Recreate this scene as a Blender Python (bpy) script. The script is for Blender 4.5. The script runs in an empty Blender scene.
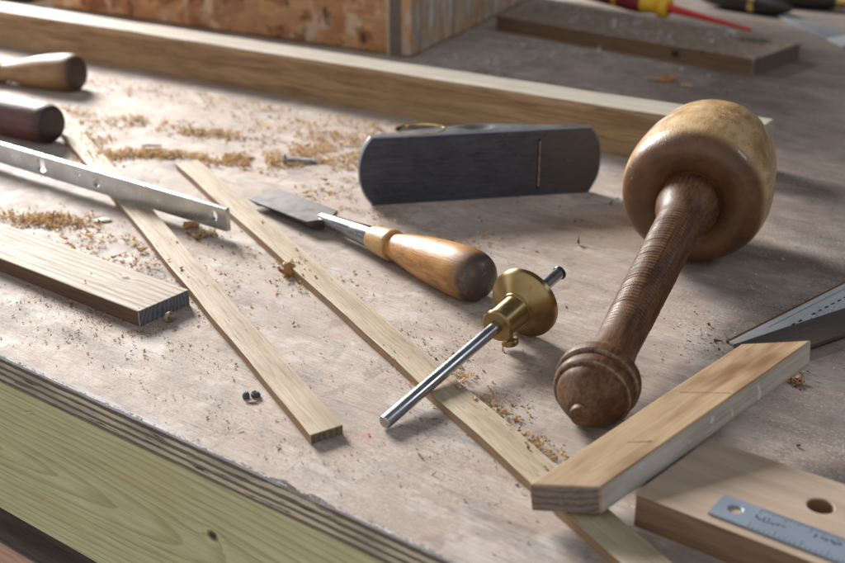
import bpy, bmesh, math, random
from mathutils import Vector, Matrix, noise as mnoise

MM = 0.001
R = math.radians
scene = bpy.context.scene
col = scene.collection
rnd = random.Random(11)

# ------------------------------------------------------------------ objects
def tag(o, label=None, cat=None, group=None, kind=None):
    if label: o['label'] = label
    if cat: o['category'] = cat
    if group: o['group'] = group
    if kind: o['kind'] = kind
    return o

def empty(name, loc, yaw=0.0):
    o = bpy.data.objects.new(name, None)
    o.empty_display_size = 0.02
    o.location = Vector(loc) * MM
    o.rotation_euler = (0, 0, yaw)
    col.objects.link(o)
    return o

def link(name, bm, mats, parent=None, loc=(0, 0, 0), rot=None, smooth=None, normals=True):
    if normals:
        bmesh.ops.recalc_face_normals(bm, faces=bm.faces[:])
    for v in bm.verts:
        v.co *= MM
    me = bpy.data.meshes.new(name)
    bm.to_mesh(me); bm.free()
    for m in (mats if isinstance(mats, (list, tuple)) else [mats]):
        me.materials.append(m)
    if smooth is not None:
        for p in me.polygons: p.use_smooth = True
        me.set_sharp_from_angle(angle=R(smooth))
    o = bpy.data.objects.new(name, me)
    col.objects.link(o)
    if parent: o.parent = parent
    o.location = Vector(loc) * MM
    if rot is not None: o.rotation_euler = rot
    return o

# ------------------------------------------------------------------ mesh helpers (millimetres)
def hexa(bm, p, mi=0):
    """p: 8 corners, bottom 4 (ccw) then top 4."""
    v = [bm.verts.new(Vector(q)) for q in p]
    fs = [(3, 2, 1, 0), (4, 5, 6, 7), (0, 1, 5, 4), (1, 2, 6, 5), (2, 3, 7, 6), (3, 0, 4, 7)]
    return [bm.faces.new([v[i] for i in f]) for f in fs]

def box(bm, x0, x1, y0, y1, z0, z1):
    return hexa(bm, [(x0, y0, z0), (x1, y0, z0), (x1, y1, z0), (x0, y1, z0),
                     (x0, y0, z1), (x1, y0, z1), (x1, y1, z1), (x0, y1, z1)])

def board_bm(corners, z0, z1, bev=0.5, step=14.0, wob=0.12, seed=0, mats=(0, 0, 0)):
    """A plank. corners: plan outline (near-left start, ccw) of 4 points, local x along the grain.
    mats: material slots for (top/bottom, long sides, ends)."""
    bm = bmesh.new()
    f = hexa(bm, [(x, y, z0) for x, y in corners] + [(x, y, z1) for x, y in corners])
    f[2].material_index = f[4].material_index = mats[1]
    f[3].material_index = f[5].material_index = mats[2]
    f[0].material_index = f[1].material_index = mats[0]
    if bev:
        bmesh.ops.bevel(bm, geom=bm.edges[:], offset=bev, segments=2, profile=0.5, affect='EDGES')
    L = max(c[0] for c in corners) - min(c[0] for c in corners)
    n = max(1, int(L / step))
    es = [e for e in bm.edges if abs((e.verts[0].co - e.verts[1].co).x) > L * 0.6]
    bmesh.ops.subdivide_edges(bm, edges=es, cuts=n, use_grid_fill=True)
    for v in bm.verts:
        p = v.co
        d = mnoise.noise_vector(Vector((p.x * .022 + seed * 7.3, p.y * .03, p.z * .03 + seed)))
        v.co += Vector((d.x, d.y, d.z if v.co.z > z0 + .5 else 0)) * wob * 2
    return bm

def catmull(pts, per=6):
    out = []
    n = len(pts)
    for i in range(n - 1):
        p0 = pts[max(i - 1, 0)]; p1 = pts[i]; p2 = pts[i + 1]; p3 = pts[min(i + 2, n - 1)]
        for k in range(per):
            t = k / per
            q = []
            for a in range(2):
                m1 = (p2[a] - p0[a]) * .5; m2 = (p3[a] - p1[a]) * .5
                q.append((2*t**3 - 3*t**2 + 1)*p1[a] + (t**3 - 2*t**2 + t)*m1 + (-2*t**3 + 3*t**2)*p2[a] + (t**3 - t**2)*m2)
            out.append((q[0], max(q[1], 0.0)))
    out.append(pts[-1])
    return out

def lathe_bm(prof, seg=96, wob=0.0, seed=0, bm=None):
    """profile of (x, r) revolved round local X."""
    bm = bm or bmesh.new()
    rings = []
    for x, r in prof:
        if r < 1e-4:
            rings.append([bm.verts.new((x, 0, 0))]); continue
        ring = []
        for k in range(seg):
            a = 2 * math.pi * k / seg
            rr = r
            if wob:
                rr += wob * mnoise.noise(Vector((x * .05, math.cos(a) * 1.5 + seed, math.sin(a) * 1.5)))
            ring.append(bm.verts.new((x, rr * math.cos(a), rr * math.sin(a))))
        rings.append(ring)
    for a, b in zip(rings, rings[1:]):
        for k in range(seg):
            k2 = (k + 1) % seg
            if len(a) == 1 and len(b) == 1: break
            if len(a) == 1: bm.faces.new((a[0], b[k2], b[k]))
            elif len(b) == 1: bm.faces.new((a[k], a[k2], b[0]))
            else: bm.faces.new((a[k], a[k2], b[k2], b[k]))
    for ring in (rings[0], rings[-1]):
        if len(ring) > 1:
            bm.faces.new(ring)
    return bm

# ------------------------------------------------------------------ node helpers
class N:
    def __init__(self, name):
        self.m = bpy.data.materials.new(name)
        self.m.use_nodes = True
        self.t = self.m.node_tree
        self.t.nodes.clear()
        self.out = self.t.nodes.new('ShaderNodeOutputMaterial')
        self.b = self.t.nodes.new('ShaderNodeBsdfPrincipled')
        self.t.links.new(self.b.outputs[0], self.out.inputs['Surface'])
    def _set(self, sock, v):
        if isinstance(v, bpy.types.NodeSocket): self.t.links.new(v, sock)
        elif v is not None:
            if sock.type == 'RGBA' and len(v) == 3: v = (*v, 1)
            sock.default_value = v
    def node(self, typ, **k):
        n = self.t.nodes.new(typ)
        for a, b in k.items(): setattr(n, a, b)
        return n
    def obj(self): return self.node('ShaderNodeTexCoord').outputs['Object']
    def mm(self, loc=(0, 0, 0), rot=(0, 0, 0), sc=(1, 1, 1), vec=None):
        """object coordinates in millimetres, then moved and scaled."""
        n = self.node('ShaderNodeMapping')
        self._set(n.inputs['Vector'], vec or self.vm('SCALE', self.obj(), s=1000.0))
        n.inputs['Location'].default_value = loc
        n.inputs['Rotation'].default_value = rot
        n.inputs['Scale'].default_value = sc
        return n.outputs[0]
    def vm(self, op, a, b=None, s=None):
        n = self.node('ShaderNodeVectorMath', operation=op)
        self._set(n.inputs[0], a)
        if b is not None: self._set(n.inputs[1], b)
        if s is not None: self._set(n.inputs['Scale'], s)
        return n.outputs['Value'] if op in ('LENGTH', 'DOT_PRODUCT', 'DISTANCE') else n.outputs['Vector']
    def noise(self, vec, scale=1.0, detail=3.0, rough=.55, dist=0.0, color=False):
        n = self.node('ShaderNodeTexNoise')
        self._set(n.inputs['Vector'], vec)
        n.inputs['Scale'].default_value = scale; n.inputs['Detail'].default_value = detail
        n.inputs['Roughness'].default_value = rough; n.inputs['Distortion'].default_value = dist
        return n.outputs['Color' if color else 'Fac']
    def voro(self, vec, scale=1.0, feature='F1', out='Distance', rand=1.0):
        n = self.node('ShaderNodeTexVoronoi', feature=feature)
        self._set(n.inputs['Vector'], vec)
        n.inputs['Scale'].default_value = scale
        n.inputs['Randomness'].default_value = rand
        return n.outputs[out]
    def math(self, op, a, b=None, c=None, clamp=False):
        n = self.node('ShaderNodeMath', operation=op, use_clamp=clamp)
        self._set(n.inputs[0], a)
        if b is not None: self._set(n.inputs[1], b)
        if c is not None: self._set(n.inputs[2], c)
        return n.outputs[0]
    def rng(self, v, a, b, c=0.0, d=1.0, smooth=True):
        n = self.node('ShaderNodeMapRange', clamp=True)
        n.interpolation_type = 'SMOOTHSTEP' if smooth else 'LINEAR'
        self._set(n.inputs['Value'], v)
        for k, x in zip(('From Min', 'From Max', 'To Min', 'To Max'), (a, b, c, d)):
            self._set(n.inputs[k], x)
        return n.outputs['Result']
    def mix(self, f, a, b, mode='MIX'):
        n = self.node('ShaderNodeMix', data_type='RGBA', blend_type=mode)
        n.clamp_factor = True
        self._set(n.inputs[0], f); self._set(n.inputs[6], a); self._set(n.inputs[7], b)
        return n.outputs[2]
    def sep(self, v):
        n = self.node('ShaderNodeSeparateXYZ'); self._set(n.inputs[0], v); return n.outputs
    def comb(self, x, y, z):
        n = self.node('ShaderNodeCombineXYZ')
        for i, q in enumerate((x, y, z)): self._set(n.inputs[i], q)
        return n.outputs[0]
    def ramp(self, f, stops):
        n = self.node('ShaderNodeValToRGB')
        self._set(n.inputs[0], f)
        e = n.color_ramp.elements
        while len(e) < len(stops): e.new(.5)
        for q, (p, c) in zip(e, stops):
            q.position = p; q.color = (*c, 1) if len(c) == 3 else c
        return n.outputs[0]
    def island(self):
        return self.node('ShaderNodeNewGeometry').outputs['Random Per Island']
    def bump(self, h, strength=.3, dist=.3):
        n = self.node('ShaderNodeBump')
        n.inputs['Strength'].default_value = strength
        n.inputs['Distance'].default_value = dist * MM
        self._set(n.inputs['Height'], h)
        self.t.links.new(n.outputs[0], self.b.inputs['Normal'])
    def fin(self, color, rough=.5, metal=0.0, spec=.5, **k):
        self._set(self.b.inputs['Base Color'], color)
        self._set(self.b.inputs['Roughness'], rough)
        self._set(self.b.inputs['Metallic'], metal)
        self._set(self.b.inputs['Specular IOR Level'], spec)
        for a, v in k.items(): self._set(self.b.inputs[a.replace('_', ' ')], v)
        return self.m

def add(n, *xs):
    s = xs[0]
    for x in xs[1:]: s = n.math('ADD', s, x)
    return s

def wood(name, light, dark, period=5.0, ringamt=.5, fibre=.5, pores=.5, rough=.6, centre=(-20, -35),
         tilt=(0.0, 0.0), seed=0.0, knots=(), stain=None, stain_amt=.3, dust=0.0, bump=.25, sharp=.75,
         wobble=3.0, wave=60.0, spec=.35, grey=0.0, thin=0.0, **kw):
    """Solid timber: growth rings round an axis near local X, fibres and pores drawn out along it."""
    n = N(name)
    p = n.mm(loc=(seed * 37.1, 0, 0))
    warp = n.vm('SCALE', n.vm('SUBTRACT', n.noise(n.mm(loc=(seed * 11, seed * 5, 0), sc=(1 / wave, 1 / 14, 1 / 14)), 1, 2, color=True), (.5, .5, .5)), s=wobble * 2)
    q = n.vm('ADD', p, warp)
    for kx, ky, kz, kr in knots:              # rings swirl round a knot
        d = n.vm('DISTANCE', n.vm('MULTIPLY', p, (.6, 1, 1)), ((kx + seed * 37.1) * .6, ky, kz))
        push = n.rng(d, 0, kr * 3.2, kr * 1.6, 0)
        q = n.vm('ADD', q, n.comb(0, push, n.math('MULTIPLY', push, .4)))
    x, y, z = n.sep(q)[:3]
    yy = n.math('SUBTRACT', y, n.math('MULTIPLY_ADD', x, tilt[0], centre[0]))
    zz = n.math('SUBTRACT', z, n.math('MULTIPLY_ADD', x, tilt[1], centre[1]))
    r = n.math('SQRT', n.math('ADD', n.math('MULTIPLY', yy, yy), n.math('MULTIPLY', zz, zz)))
    r = n.math('ADD', r, n.math('MULTIPLY', n.noise(r, .11, 2), period * 1.4))
    ring = n.math('FRACT', n.math('DIVIDE', r, period))
    ring = n.math('MULTIPLY', n.rng(ring, .05, sharp), n.rng(ring, sharp, 1.0, 1.0, 0.0))
    if thin: ring = n.math('POWER', ring, thin)
    fib = n.noise(n.mm(loc=(seed, 3, 0), sc=(.018, .9, .9), vec=q), 1, 5, .65)
    fine = n.noise(n.mm(loc=(seed, 9, 4), sc=(.05, 2.6, 2.6)), 1, 3, .6)
    por = n.noise(n.mm(loc=(seed * 3, 1, 7), sc=(.06, 2.0, 2.0)), 1, 3, .6)
    pmask = n.noise(n.mm(loc=(seed * 8, 2, 1), sc=(.012, .09, .09)), 1, 3, .6)
    pore = n.math('MULTIPLY', n.rng(por, .57, .68), n.rng(pmask, .36, .58))
    f = add(n, n.math('MULTIPLY', ring, ringamt), n.math('MULTIPLY', n.rng(fib, .3, .72), fibre),
            n.math('MULTIPLY', n.math('SUBTRACT', fine, .5), .5))
    c = n.mix(f, light, dark)
    c = n.mix(n.math('MULTIPLY', pore, pores), c, tuple(v * .38 for v in dark))
    big = n.noise(n.mm(loc=(seed * 17, 0, 2), sc=(.014, .05, .05)), 1, 3, .6)
    if stain:
        c = n.mix(n.math('MULTIPLY', n.rng(big, .48, .72), stain_amt), c, stain)
    c = n.mix(n.rng(n.noise(n.mm(loc=(seed * 5, 4, 0), sc=(.03, .09, .09)), 1, 4), .35, .7, 0, .22), c, n.mix(1.0, c, (.55, .5, .46), 'MULTIPLY'))
    for kx, ky, kz, kr in knots:
        d = n.vm('DISTANCE', n.vm('MULTIPLY', p, (.75, 1, 1)), ((kx + seed * 37.1) * .75, ky, kz))
        d = n.math('ADD', d, n.math('MULTIPLY', n.math('SUBTRACT', n.noise(p, .5, 3), .5), kr * .9))
        c = n.mix(n.rng(d, kr * .75, kr * 1.5, 1, 0), c, tuple(v * .45 for v in dark))
        c = n.mix(n.rng(d, kr * .3, kr * .85, .9, 0), c, (.03, .022, .016))
    if dust:
        dn = n.noise(n.mm(sc=(.25, .25, .25)), 1, 6, .75)
        c = n.mix(n.rng(dn, .47, .62, 0, dust), c, (.52, .48, .42))
    if grey:
        c = n.mix(grey, c, (.30, .29, .27))
    n.bump(add(n, n.math('MULTIPLY', fib, .6), n.math('MULTIPLY', fine, .4), n.math('MULTIPLY', pore, -.5), n.math('MULTIPLY', ring, -.15)), bump, .35)
    return n.fin(c, n.rng(fib, .2, .8, rough - .08, rough + .1), spec=spec, **kw)

# ------------------------------------------------------------------ materials
def mat_benchtop():
    n = N('bench_plywood_face')
    p = n.mm()
    G = R(37)
    def nz(loc, sc, rot=0.0, d=5, r=.62): return n.noise(n.mm(loc=loc, rot=(0, 0, rot), sc=sc), 1, d, r)
    def layer(c, fac, lo, hi, amt, colr): return n.mix(n.rng(fac, lo, hi, 0, amt), c, colr)
    blotch = nz((0, 0, 0), (.012, .02, .02), R(35))
    mid = nz((0, 0, 0), (.02, .10, .1), G, 6, .68)
    fibre = nz((0, 0, 0), (.035, .75, .7), G, 5, .65)
    speck = nz((0, 0, 0), (.6, .6, .6), 0, 6, .8)
    cloud = nz((33, 8, 0), (.03, .042, .03), R(20), 7, .72)
    cloud2 = nz((91, 45, 0), (.045, .05, .03), R(60), 7, .74)
    c = n.mix(n.rng(blotch, .3, .7), (.455, .365, .305), (.375, .315, .275))
    c = layer(c, mid, .38, .66, .6, (.33, .245, .20))
    c = layer(c, cloud, .50, .62, .55, (.45, .325, .265))            # pinkish bare veneer
    c = layer(c, cloud2, .50, .60, .5, (.325, .30, .285))          # grey handling dirt
    c = layer(c, nz((7, 70, 0), (.022, .03, .02), R(10), 7, .72), .50, .60, .6, (.56, .505, .455))   # chalky filler
    c = layer(c, nz((52, 17, 0), (.05, .028, .03), R(-15), 8, .76), .555, .62, .6, (.225, .175, .145))   # rubbed brown stains
    c = layer(c, fibre, .42, .70, .45, (.22, .17, .145))
    g2 = nz((11, 4, 0), (.10, 1.7, 1), G, 4, .7)
    c = layer(c, g2, .52, .70, .5, (.19, .15, .13))
    c = n.mix(n.rng(g2, .30, .44, .30, 0), c, (.56, .50, .46))
    grime = nz((7, 90, 0), (.006, .03, .03), R(18), 7, .72)
    c = layer(c, grime, .53, .66, .6, (.16, .14, .13))
    # knife cuts and drag marks, dark and light
    for k, (a, l, s, amt, colr) in enumerate(((R(62), .53, 3, .6, (.12, .095, .085)), (R(-24), .52, 8, .5, (.14, .11, .10)), (R(12), .535, 15, .5, (.60, .56, .53)),
                                              (R(-58), .5, 23, .6, (.13, .10, .09)), (R(84), .51, 31, .4, (.62, .58, .55)), (R(30), .49, 44, .5, (.15, .12, .10)))):
        scn = nz((s, s * 2, 0), (.010, 1.0, 1), a, 1, .5)
        msk = nz((s * 9, 0, 0), (.02, .02, .02), 0, 2)
        ln = n.math('MULTIPLY', n.rng(n.math('ABSOLUTE', n.math('SUBTRACT', scn, l)), 0, .008, 1, 0), n.rng(msk, .50, .60))
        c = n.mix(n.math('MULTIPLY', ln, amt), c, colr)
    # browner towards +x and the far corner; falloff and shade painted into the colour
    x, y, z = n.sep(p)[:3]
    wear_or_shade = n.rng(n.math('ADD', n.math('MULTIPLY_ADD', y, .62, x), n.math('MULTIPLY', n.math('SUBTRACT', n.math('ADD', blotch, n.math('MULTIPLY', cloud, .6)), .8), 300)), 300, 610)
    c = n.mix(n.math('MULTIPLY', wear_or_shade, .8), c, n.mix(n.rng(mid, .35, .65), n.mix(n.rng(cloud2, .42, .6), (.150, .110, .090), (.105, .088, .08)), (.07, .056, .05)))
    # dust film and specks
    film = n.rng(nz((21, 3, 0), (.012, .014, .01), 0, 4, .6), .42, .62)
    c = n.mix(n.math('MULTIPLY', n.rng(speck, .50, .62, 0, .75), n.math('MULTIPLY_ADD', film, .75, .15)), c, (.56, .48, .385))
    c = layer(c, nz((3, 3, 3), (.9, .9, .9), 0, 4, .75), .66, .71, .4, (.15, .11, .085))
    # red pencil smear near the strip ends
    d = n.vm('DISTANCE', n.vm('MULTIPLY', p, (1, 1, 0)), (199.5, 52.3, 0))
    d = n.math('ADD', d, n.math('MULTIPLY', n.math('SUBTRACT', n.noise(p, .14, 5, .75), .5), 40))
    c = n.mix(n.rng(d, 0, 9, .32, 0), c, (.52, .17, .11))
    n.bump(add(n, n.math('MULTIPLY', speck, .9), n.math('MULTIPLY', fibre, .7), n.math('MULTIPLY', mid, .5), n.math('MULTIPLY', g2, -.5)), .55, .5)
    return n.fin(c, n.rng(cloud2, .3, .7, .55, .8), spec=.16)

def mat_plyedge():
    n = N('plywood_edge_veneers')
    p = n.mm()
    x, y, z = n.sep(p)[:3]
    wob = n.math('MULTIPLY', n.math('SUBTRACT', n.noise(n.mm(sc=(.02, .2, .2)), 1, 5, .65), .5), 2.4)
    zz = n.math('ADD', z, wob)
    band = n.math('FRACT', n.math('DIVIDE', zz, 3.9))
    darkv = n.math('MULTIPLY', n.rng(band, .08, .2), n.rng(band, .5, .62, 1, 0))
    fib = n.noise(n.mm(sc=(.03, 1.3, 1.3)), 1, 5, .7)
    c = n.mix(darkv, (.56, .47, .34), (.17, .12, .088))
    c = n.mix(n.rng(fib, .45, .75, 0, .5), c, (.20, .15, .115))
    c = n.mix(n.math('MULTIPLY', n.rng(n.noise(n.mm(sc=(.03, .4, .6)), 1, 4, .65), .585, .63), .9), c, (.02, .016, .014))
    top = n.rng(n.math('ADD', zz, n.math('MULTIPLY', n.noise(n.mm(sc=(.3, .3, .3)), 1, 4), 1.5)), -2.6, -1.4)
    c = n.mix(n.math('MULTIPLY', top, .75), c, (.10, .075, .06))
    grime = n.noise(n.mm(loc=(5, 0, 0), sc=(.02, .1, .05)), 1, 4)
    c = n.mix(n.rng(grime, .45, .7, 0, .5), c, (.12, .095, .08))
    n.bump(add(n, fib, n.math('MULTIPLY', darkv, -.8)), .6, .7)
    return n.fin(c, .75, spec=.2)

def mat_torn():
    n = N('torn_veneer')
    v = n.island()
    c = n.ramp(v, [(0, (.30, .25, .22)), (.5, (.55, .52, .50)), (1, (.62, .62, .64))])
    return n.fin(c, .7, spec=.25)

def mat_endgrain(name, light, dark, seed=0, period=3.2, ang=35):
    n = N(name)
    p = n.mm(loc=(seed, seed * 2, 0), rot=(R(ang), 0, 0))
    x, y, z = n.sep(p)[:3]
    w = n.math('MULTIPLY', n.noise(n.mm(sc=(.12, .12, .12)), 1, 4), 6)
    b = n.math('FRACT', n.math('DIVIDE', add(n, y, w, n.math('MULTIPLY', n.math('MULTIPLY', z, z), .018)), period))
    b = n.math('MULTIPLY', n.rng(b, .1, .6), n.rng(b, .6, 1, 1, 0))
    sp = n.noise(n.mm(sc=(1.2, 1.2, 1.2)), 1, 4, .75)
    saw = n.noise(n.mm(sc=(.3, .12, 2.0)), 1, 3, .6)
    c = n.mix(b, light, dark)
    c = n.mix(n.rng(sp, .45, .7, 0, .6), c, tuple(q * .4 for q in dark))
    c = n.mix(n.rng(saw, .45, .7, 0, .3), c, tuple(min(1, q * 1.5) for q in light))
    n.bump(add(n, sp, saw), .5, .5)
    return n.fin(c, .8, spec=.15)

def metal(name, base, rough=.3, metallic=1.0, scratch=.15, rust=0.0, seed=0, axis=(.02, .8, .8), aniso=0.0, radial=False, spot=None, bump=.06):
    n = N(name)
    s = n.noise(n.mm(loc=(seed, 0, 0), sc=axis), 1, 4, .7)
    b = n.noise(n.mm(loc=(0, seed, 0), sc=(.05, .05, .05)), 1, 5, .65)
    c = n.mix(n.rng(b, .35, .7, 0, .45), base, tuple(q * .62 for q in base))
    c = n.mix(n.rng(s, .4, .75, 0, scratch * 2), c, tuple(min(1, q * 1.35 + .02) for q in base))
    mt = metallic
    if rust:
        r = n.rng(n.noise(n.mm(loc=(seed * 2, 1, 0), sc=(.06, .06, .06)), 1, 6, .72), .54, .66, 0, rust)
        c = n.mix(r, c, spot or (.13, .07, .04))
        mt = n.math('MULTIPLY', metallic, n.math('SUBTRACT', 1.0, n.math('MULTIPLY', r, .8)))
    n.bump(add(n, s, n.math('MULTIPLY', b, .5)), bump * 4, .12)
    m = n.fin(c, n.rng(b, .3, .7, max(.05, rough - .07), rough + .12), metallic=0) if False else n.fin(c, n.rng(b, .3, .7, max(.05, rough - .07), rough + .12), metal=mt)
    if aniso:
        n.b.inputs['Anisotropic'].default_value = aniso; n.b.inputs['Anisotropic Rotation'].default_value = .25
        t = n.node('ShaderNodeTangent', direction_type='RADIAL', axis='X')
        n.t.links.new(t.outputs[0], n.b.inputs['Tangent'])
    return m

def plain(name, c, rough=.5, spec=.5, var=.25, scale=.15, metal=0.0, **k):
    n = N(name)
    v = n.noise(n.mm(sc=(scale,) * 3), 1, 5, .65)
    return n.fin(n.mix(n.rng(v, .35, .7, 0, var * 2), c, tuple(q * .55 for q in c)), rough, metal, spec, **k)

def mat_mallet_head():
    n = N('mallet_head_beech')
    p = n.mm()
    x = n.sep(p)[0]
    ang = n.noise(n.mm(sc=(.02, .06, .06)), 1, 4, .6)
    mott = n.noise(n.mm(loc=(3, 0, 9), sc=(.035, .05, .05)), 1, 6, .7)
    fleck = n.noise(n.mm(sc=(.10, .5, .5)), 1, 4, .7)
    c = n.mix(n.rng(mott, .36, .62), (.55, .37, .18), (.31, .175, .075))
    c = n.mix(n.rng(ang, .45, .68, 0, .6), c, (.55, .42, .25))
    c = n.mix(n.rng(fleck, .52, .74, 0, .35), c, (.21, .12, .058))
    # the face towards the handle keeps its old brown polish
    face = n.rng(n.math('ADD', x, n.math('MULTIPLY', n.math('SUBTRACT', mott, .5), 7)), 196, 204, 1, 0)
    c = n.mix(n.math('MULTIPLY', face, .93), c, n.mix(n.rng(ang, .35, .65), (.125, .050, .019), (.062, .025, .011)))
    # bruises and chalky scuffs from striking
    sc = n.noise(n.mm(loc=(9, 2, 0), sc=(.09, .05, .05)), 1, 6, .75)
    c = n.mix(n.math('MULTIPLY', n.rng(sc, .57, .63, 0, .75), n.rng(x, 205, 225)), c, (.52, .50, .48))
    pr = n.noise(n.mm(loc=(4, 4, 0), sc=(.06, 1.1, 1.1)), 1, 3, .65)
    c = n.mix(n.math('MULTIPLY', n.rng(pr, .58, .70, 0, .4), n.rng(x, 200, 212, .25, 1)), c, (.17, .095, .045))
    dk = n.noise(n.mm(loc=(1, 7, 4), sc=(.16, .3, .3)), 1, 3, .6)
    c = n.mix(n.rng(dk, .66, .71, 0, .7), c, (.06, .035, .02))
    n.bump(add(n, mott, n.math('MULTIPLY', sc, .8), n.math('MULTIPLY', fleck, .2), n.math('MULTIPLY', n.rng(dk, .64, .72), -.5), n.math('MULTIPLY', pr, -.4)), .42, 1.0)
    return n.fin(c, n.rng(sc, .4, .66, .32, .55), spec=.28, Coat_Weight=.22, Coat_Roughness=.07)

def mat_handle(name, light, dark, stain, rough=.4, coat=.2, endx=None, seed=0, wear_or_shade=None, bands=(), bandcol=None, spec=.5, endcol=(.055, .035, .028)):
    n = N(name)
    p = n.mm(loc=(seed, 0, 0))
    x = n.sep(n.mm())[0]
    fib = n.noise(n.mm(loc=(seed, 0, 0), sc=(.03, .6, .6)), 1, 5, .65)
    fl = n.noise(n.mm(loc=(seed, 5, 0), sc=(.12, 1.6, 1.6)), 1, 3, .6)
    mot = n.noise(n.mm(loc=(seed, 2, 8), sc=(.04, .09, .09)), 1, 5, .7)
    c = n.mix(n.rng(fib, .3, .7), light, dark)
    c = n.mix(n.rng(fl, .55, .7, 0, .5), c, tuple(q * .45 for q in dark))
    c = n.mix(n.rng(mot, .47, .68, 0, .75), c, stain)
    if endx is not None:
        e = n.rng(n.math('ADD', x, n.math('MULTIPLY', n.math('SUBTRACT', mot, .5), 12)), endx - 2, endx + 2, 1, 0)
        halo = n.rng(n.math('ADD', x, n.math('MULTIPLY', n.math('SUBTRACT', fib, .5), 16)), endx - 2, endx + 16, .65, 0)
        c = n.mix(halo, c, tuple(q * .5 for q in stain))
        c = n.mix(n.math('MULTIPLY', e, .95), c, endcol)
    if wear_or_shade:
        w = n.noise(n.mm(loc=(seed, 4, 4), sc=(.1, .1, .1)), 1, 6, .75)
        c = n.mix(n.rng(w, .56, .66, 0, .5), c, wear_or_shade)
    for bx in bands:                          # finish rubbed away on the proud rings
        d = n.math('ABSOLUTE', n.math('SUBTRACT', x, bx))
        d = n.math('ADD', d, n.math('MULTIPLY', n.noise(n.mm(loc=(bx, 0, 0), sc=(.12, .22, .22)), 1, 5, .7), 2.6))
        c = n.mix(n.rng(d, 1.0, 2.0, .9, 0), c, bandcol)
    n.bump(add(n, fl, n.math('MULTIPLY', mot, .6)), .3, .5)
    return n.fin(c, n.rng(mot, .3, .7, rough - .08, rough + .14), spec=spec, Coat_Weight=coat, Coat_Roughness=.2)

def mat_osb(name, side=False):
    n = N(name)
    if not side:
        p = n.mm(sc=(.028, .028, .045))
        w = n.vm('ADD', p, n.vm('SCALE', n.noise(p, 2.2, 3, color=True), s=.5))
        cell = n.voro(w, 1.6, out='Color')
        k = n.sep(cell)[0]
        fib = n.noise(n.mm(rot=(0, R(40), 0), sc=(.03, .3, .3)), 1, 5, .7)
        c = n.ramp(k, [(0, (.27, .11, .05)), (.4, (.46, .22, .10)), (.75, (.58, .33, .16)), (1, (.38, .19, .095))])
        c = n.mix(n.rng(fib, .42, .72, 0, .65), c, (.22, .105, .055))
        gl = n.noise(n.mm(loc=(5, 0, 0), sc=(.03, .03, .02)), 1, 5, .7)
        c = n.mix(n.rng(gl, .53, .62, 0, .7), c, (.66, .50, .36))
        c = n.mix(n.rng(n.noise(n.mm(sc=(.06, .06, .045)), 1, 4, .65), .59, .66, 0, .9), c, (.05, .03, .022))
    else:
        st = n.noise(n.mm(sc=(.12, .12, .018)), 1, 5, .7)
        bl = n.noise(n.mm(loc=(7, 1, 2), sc=(.07, .07, .022)), 1, 5, .7)
        c = n.mix(n.rng(st, .35, .65), (.55, .38, .23), (.40, .32, .27))
        c = n.mix(n.rng(bl, .5, .6, 0, .9), c, (.52, .24, .08))
        c = n.mix(n.rng(n.noise(n.mm(loc=(3, 8, 1), sc=(.1, .1, .02)), 1, 5, .7), .54, .63, 0, .85), c, (.66, .64, .62))
        x = n.sep(n.mm())[0]
        fr = n.math('FRACT', n.math('DIVIDE', n.math('ADD', x, 20.0), 86.0))
        c = n.mix(n.rng(n.math('ABSOLUTE', n.math('SUBTRACT', fr, .5)), 0, .02, .85, 0), c, (.03, .025, .02))
        fib = st
    n.bump(fib, .5, 1.0)
    return n.fin(c, .72, spec=.25)

def mat_iron():
    n = N('plane_iron')
    x, y, z = n.sep(n.mm())[:3]
    bl = n.noise(n.mm(loc=(3, 0, 1), sc=(.035, .04, .05)), 1, 6, .72)
    sm = n.noise(n.mm(loc=(8, 0, 4), sc=(.09, .1, .14)), 1, 6, .75)
    s1 = n.noise(n.mm(loc=(1, 0, 0), rot=(0, R(48), 0), sc=(.05, .5, 1.0)), 1, 4, .7)
    s2 = n.noise(n.mm(loc=(5, 0, 0), rot=(0, R(-8), 0), sc=(.02, .5, 1.3)), 1, 4, .7)
    c = n.mix(n.rng(bl, .30, .75), (.085, .092, .115), (.052, .055, .067))
    c = n.mix(n.rng(s1, .51, .62, 0, .7), c, (.038, .038, .046))
    c = n.mix(n.rng(s2, .53, .64, 0, .45), c, (.15, .155, .17))
    c = n.mix(n.rng(sm, .56, .66, 0, .8), c, (.03, .03, .036))
    c = n.mix(n.math('MULTIPLY', n.rng(n.math('ADD', x, n.math('MULTIPLY', n.math('SUBTRACT', bl, .5), 90)), 108, 148), .6), c, (.11, .088, .077))
    n.bump(add(n, s1, n.math('MULTIPLY', sm, .8), n.math('MULTIPLY', s2, .5)), .3, .15)
    return n.fin(c, n.rng(sm, .35, .65, .36, .58), metal=.6, spec=.4)

def mat_chips(name, stops, rough=.7):
    n = N(name)
    c = n.ramp(n.island(), stops)
    c = n.mix(n.rng(n.noise(n.mm(sc=(1.2, 1.2, 1.2)), 1, 3), .4, .7, 0, .4), c, n.mix(1, c, (.55, .5, .45), 'MULTIPLY'))
    m = n.fin(c, rough, spec=.25)
    tr = n.node('ShaderNodeBsdfTranslucent'); n._set(tr.inputs['Color'], c)
    mx = n.node('ShaderNodeMixShader'); mx.inputs[0].default_value = .55
    n.t.links.new(n.b.outputs[0], mx.inputs[1]); n.t.links.new(tr.outputs[0], mx.inputs[2])
    n.t.links.new(mx.outputs[0], n.out.inputs['Surface'])
    return m

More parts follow.
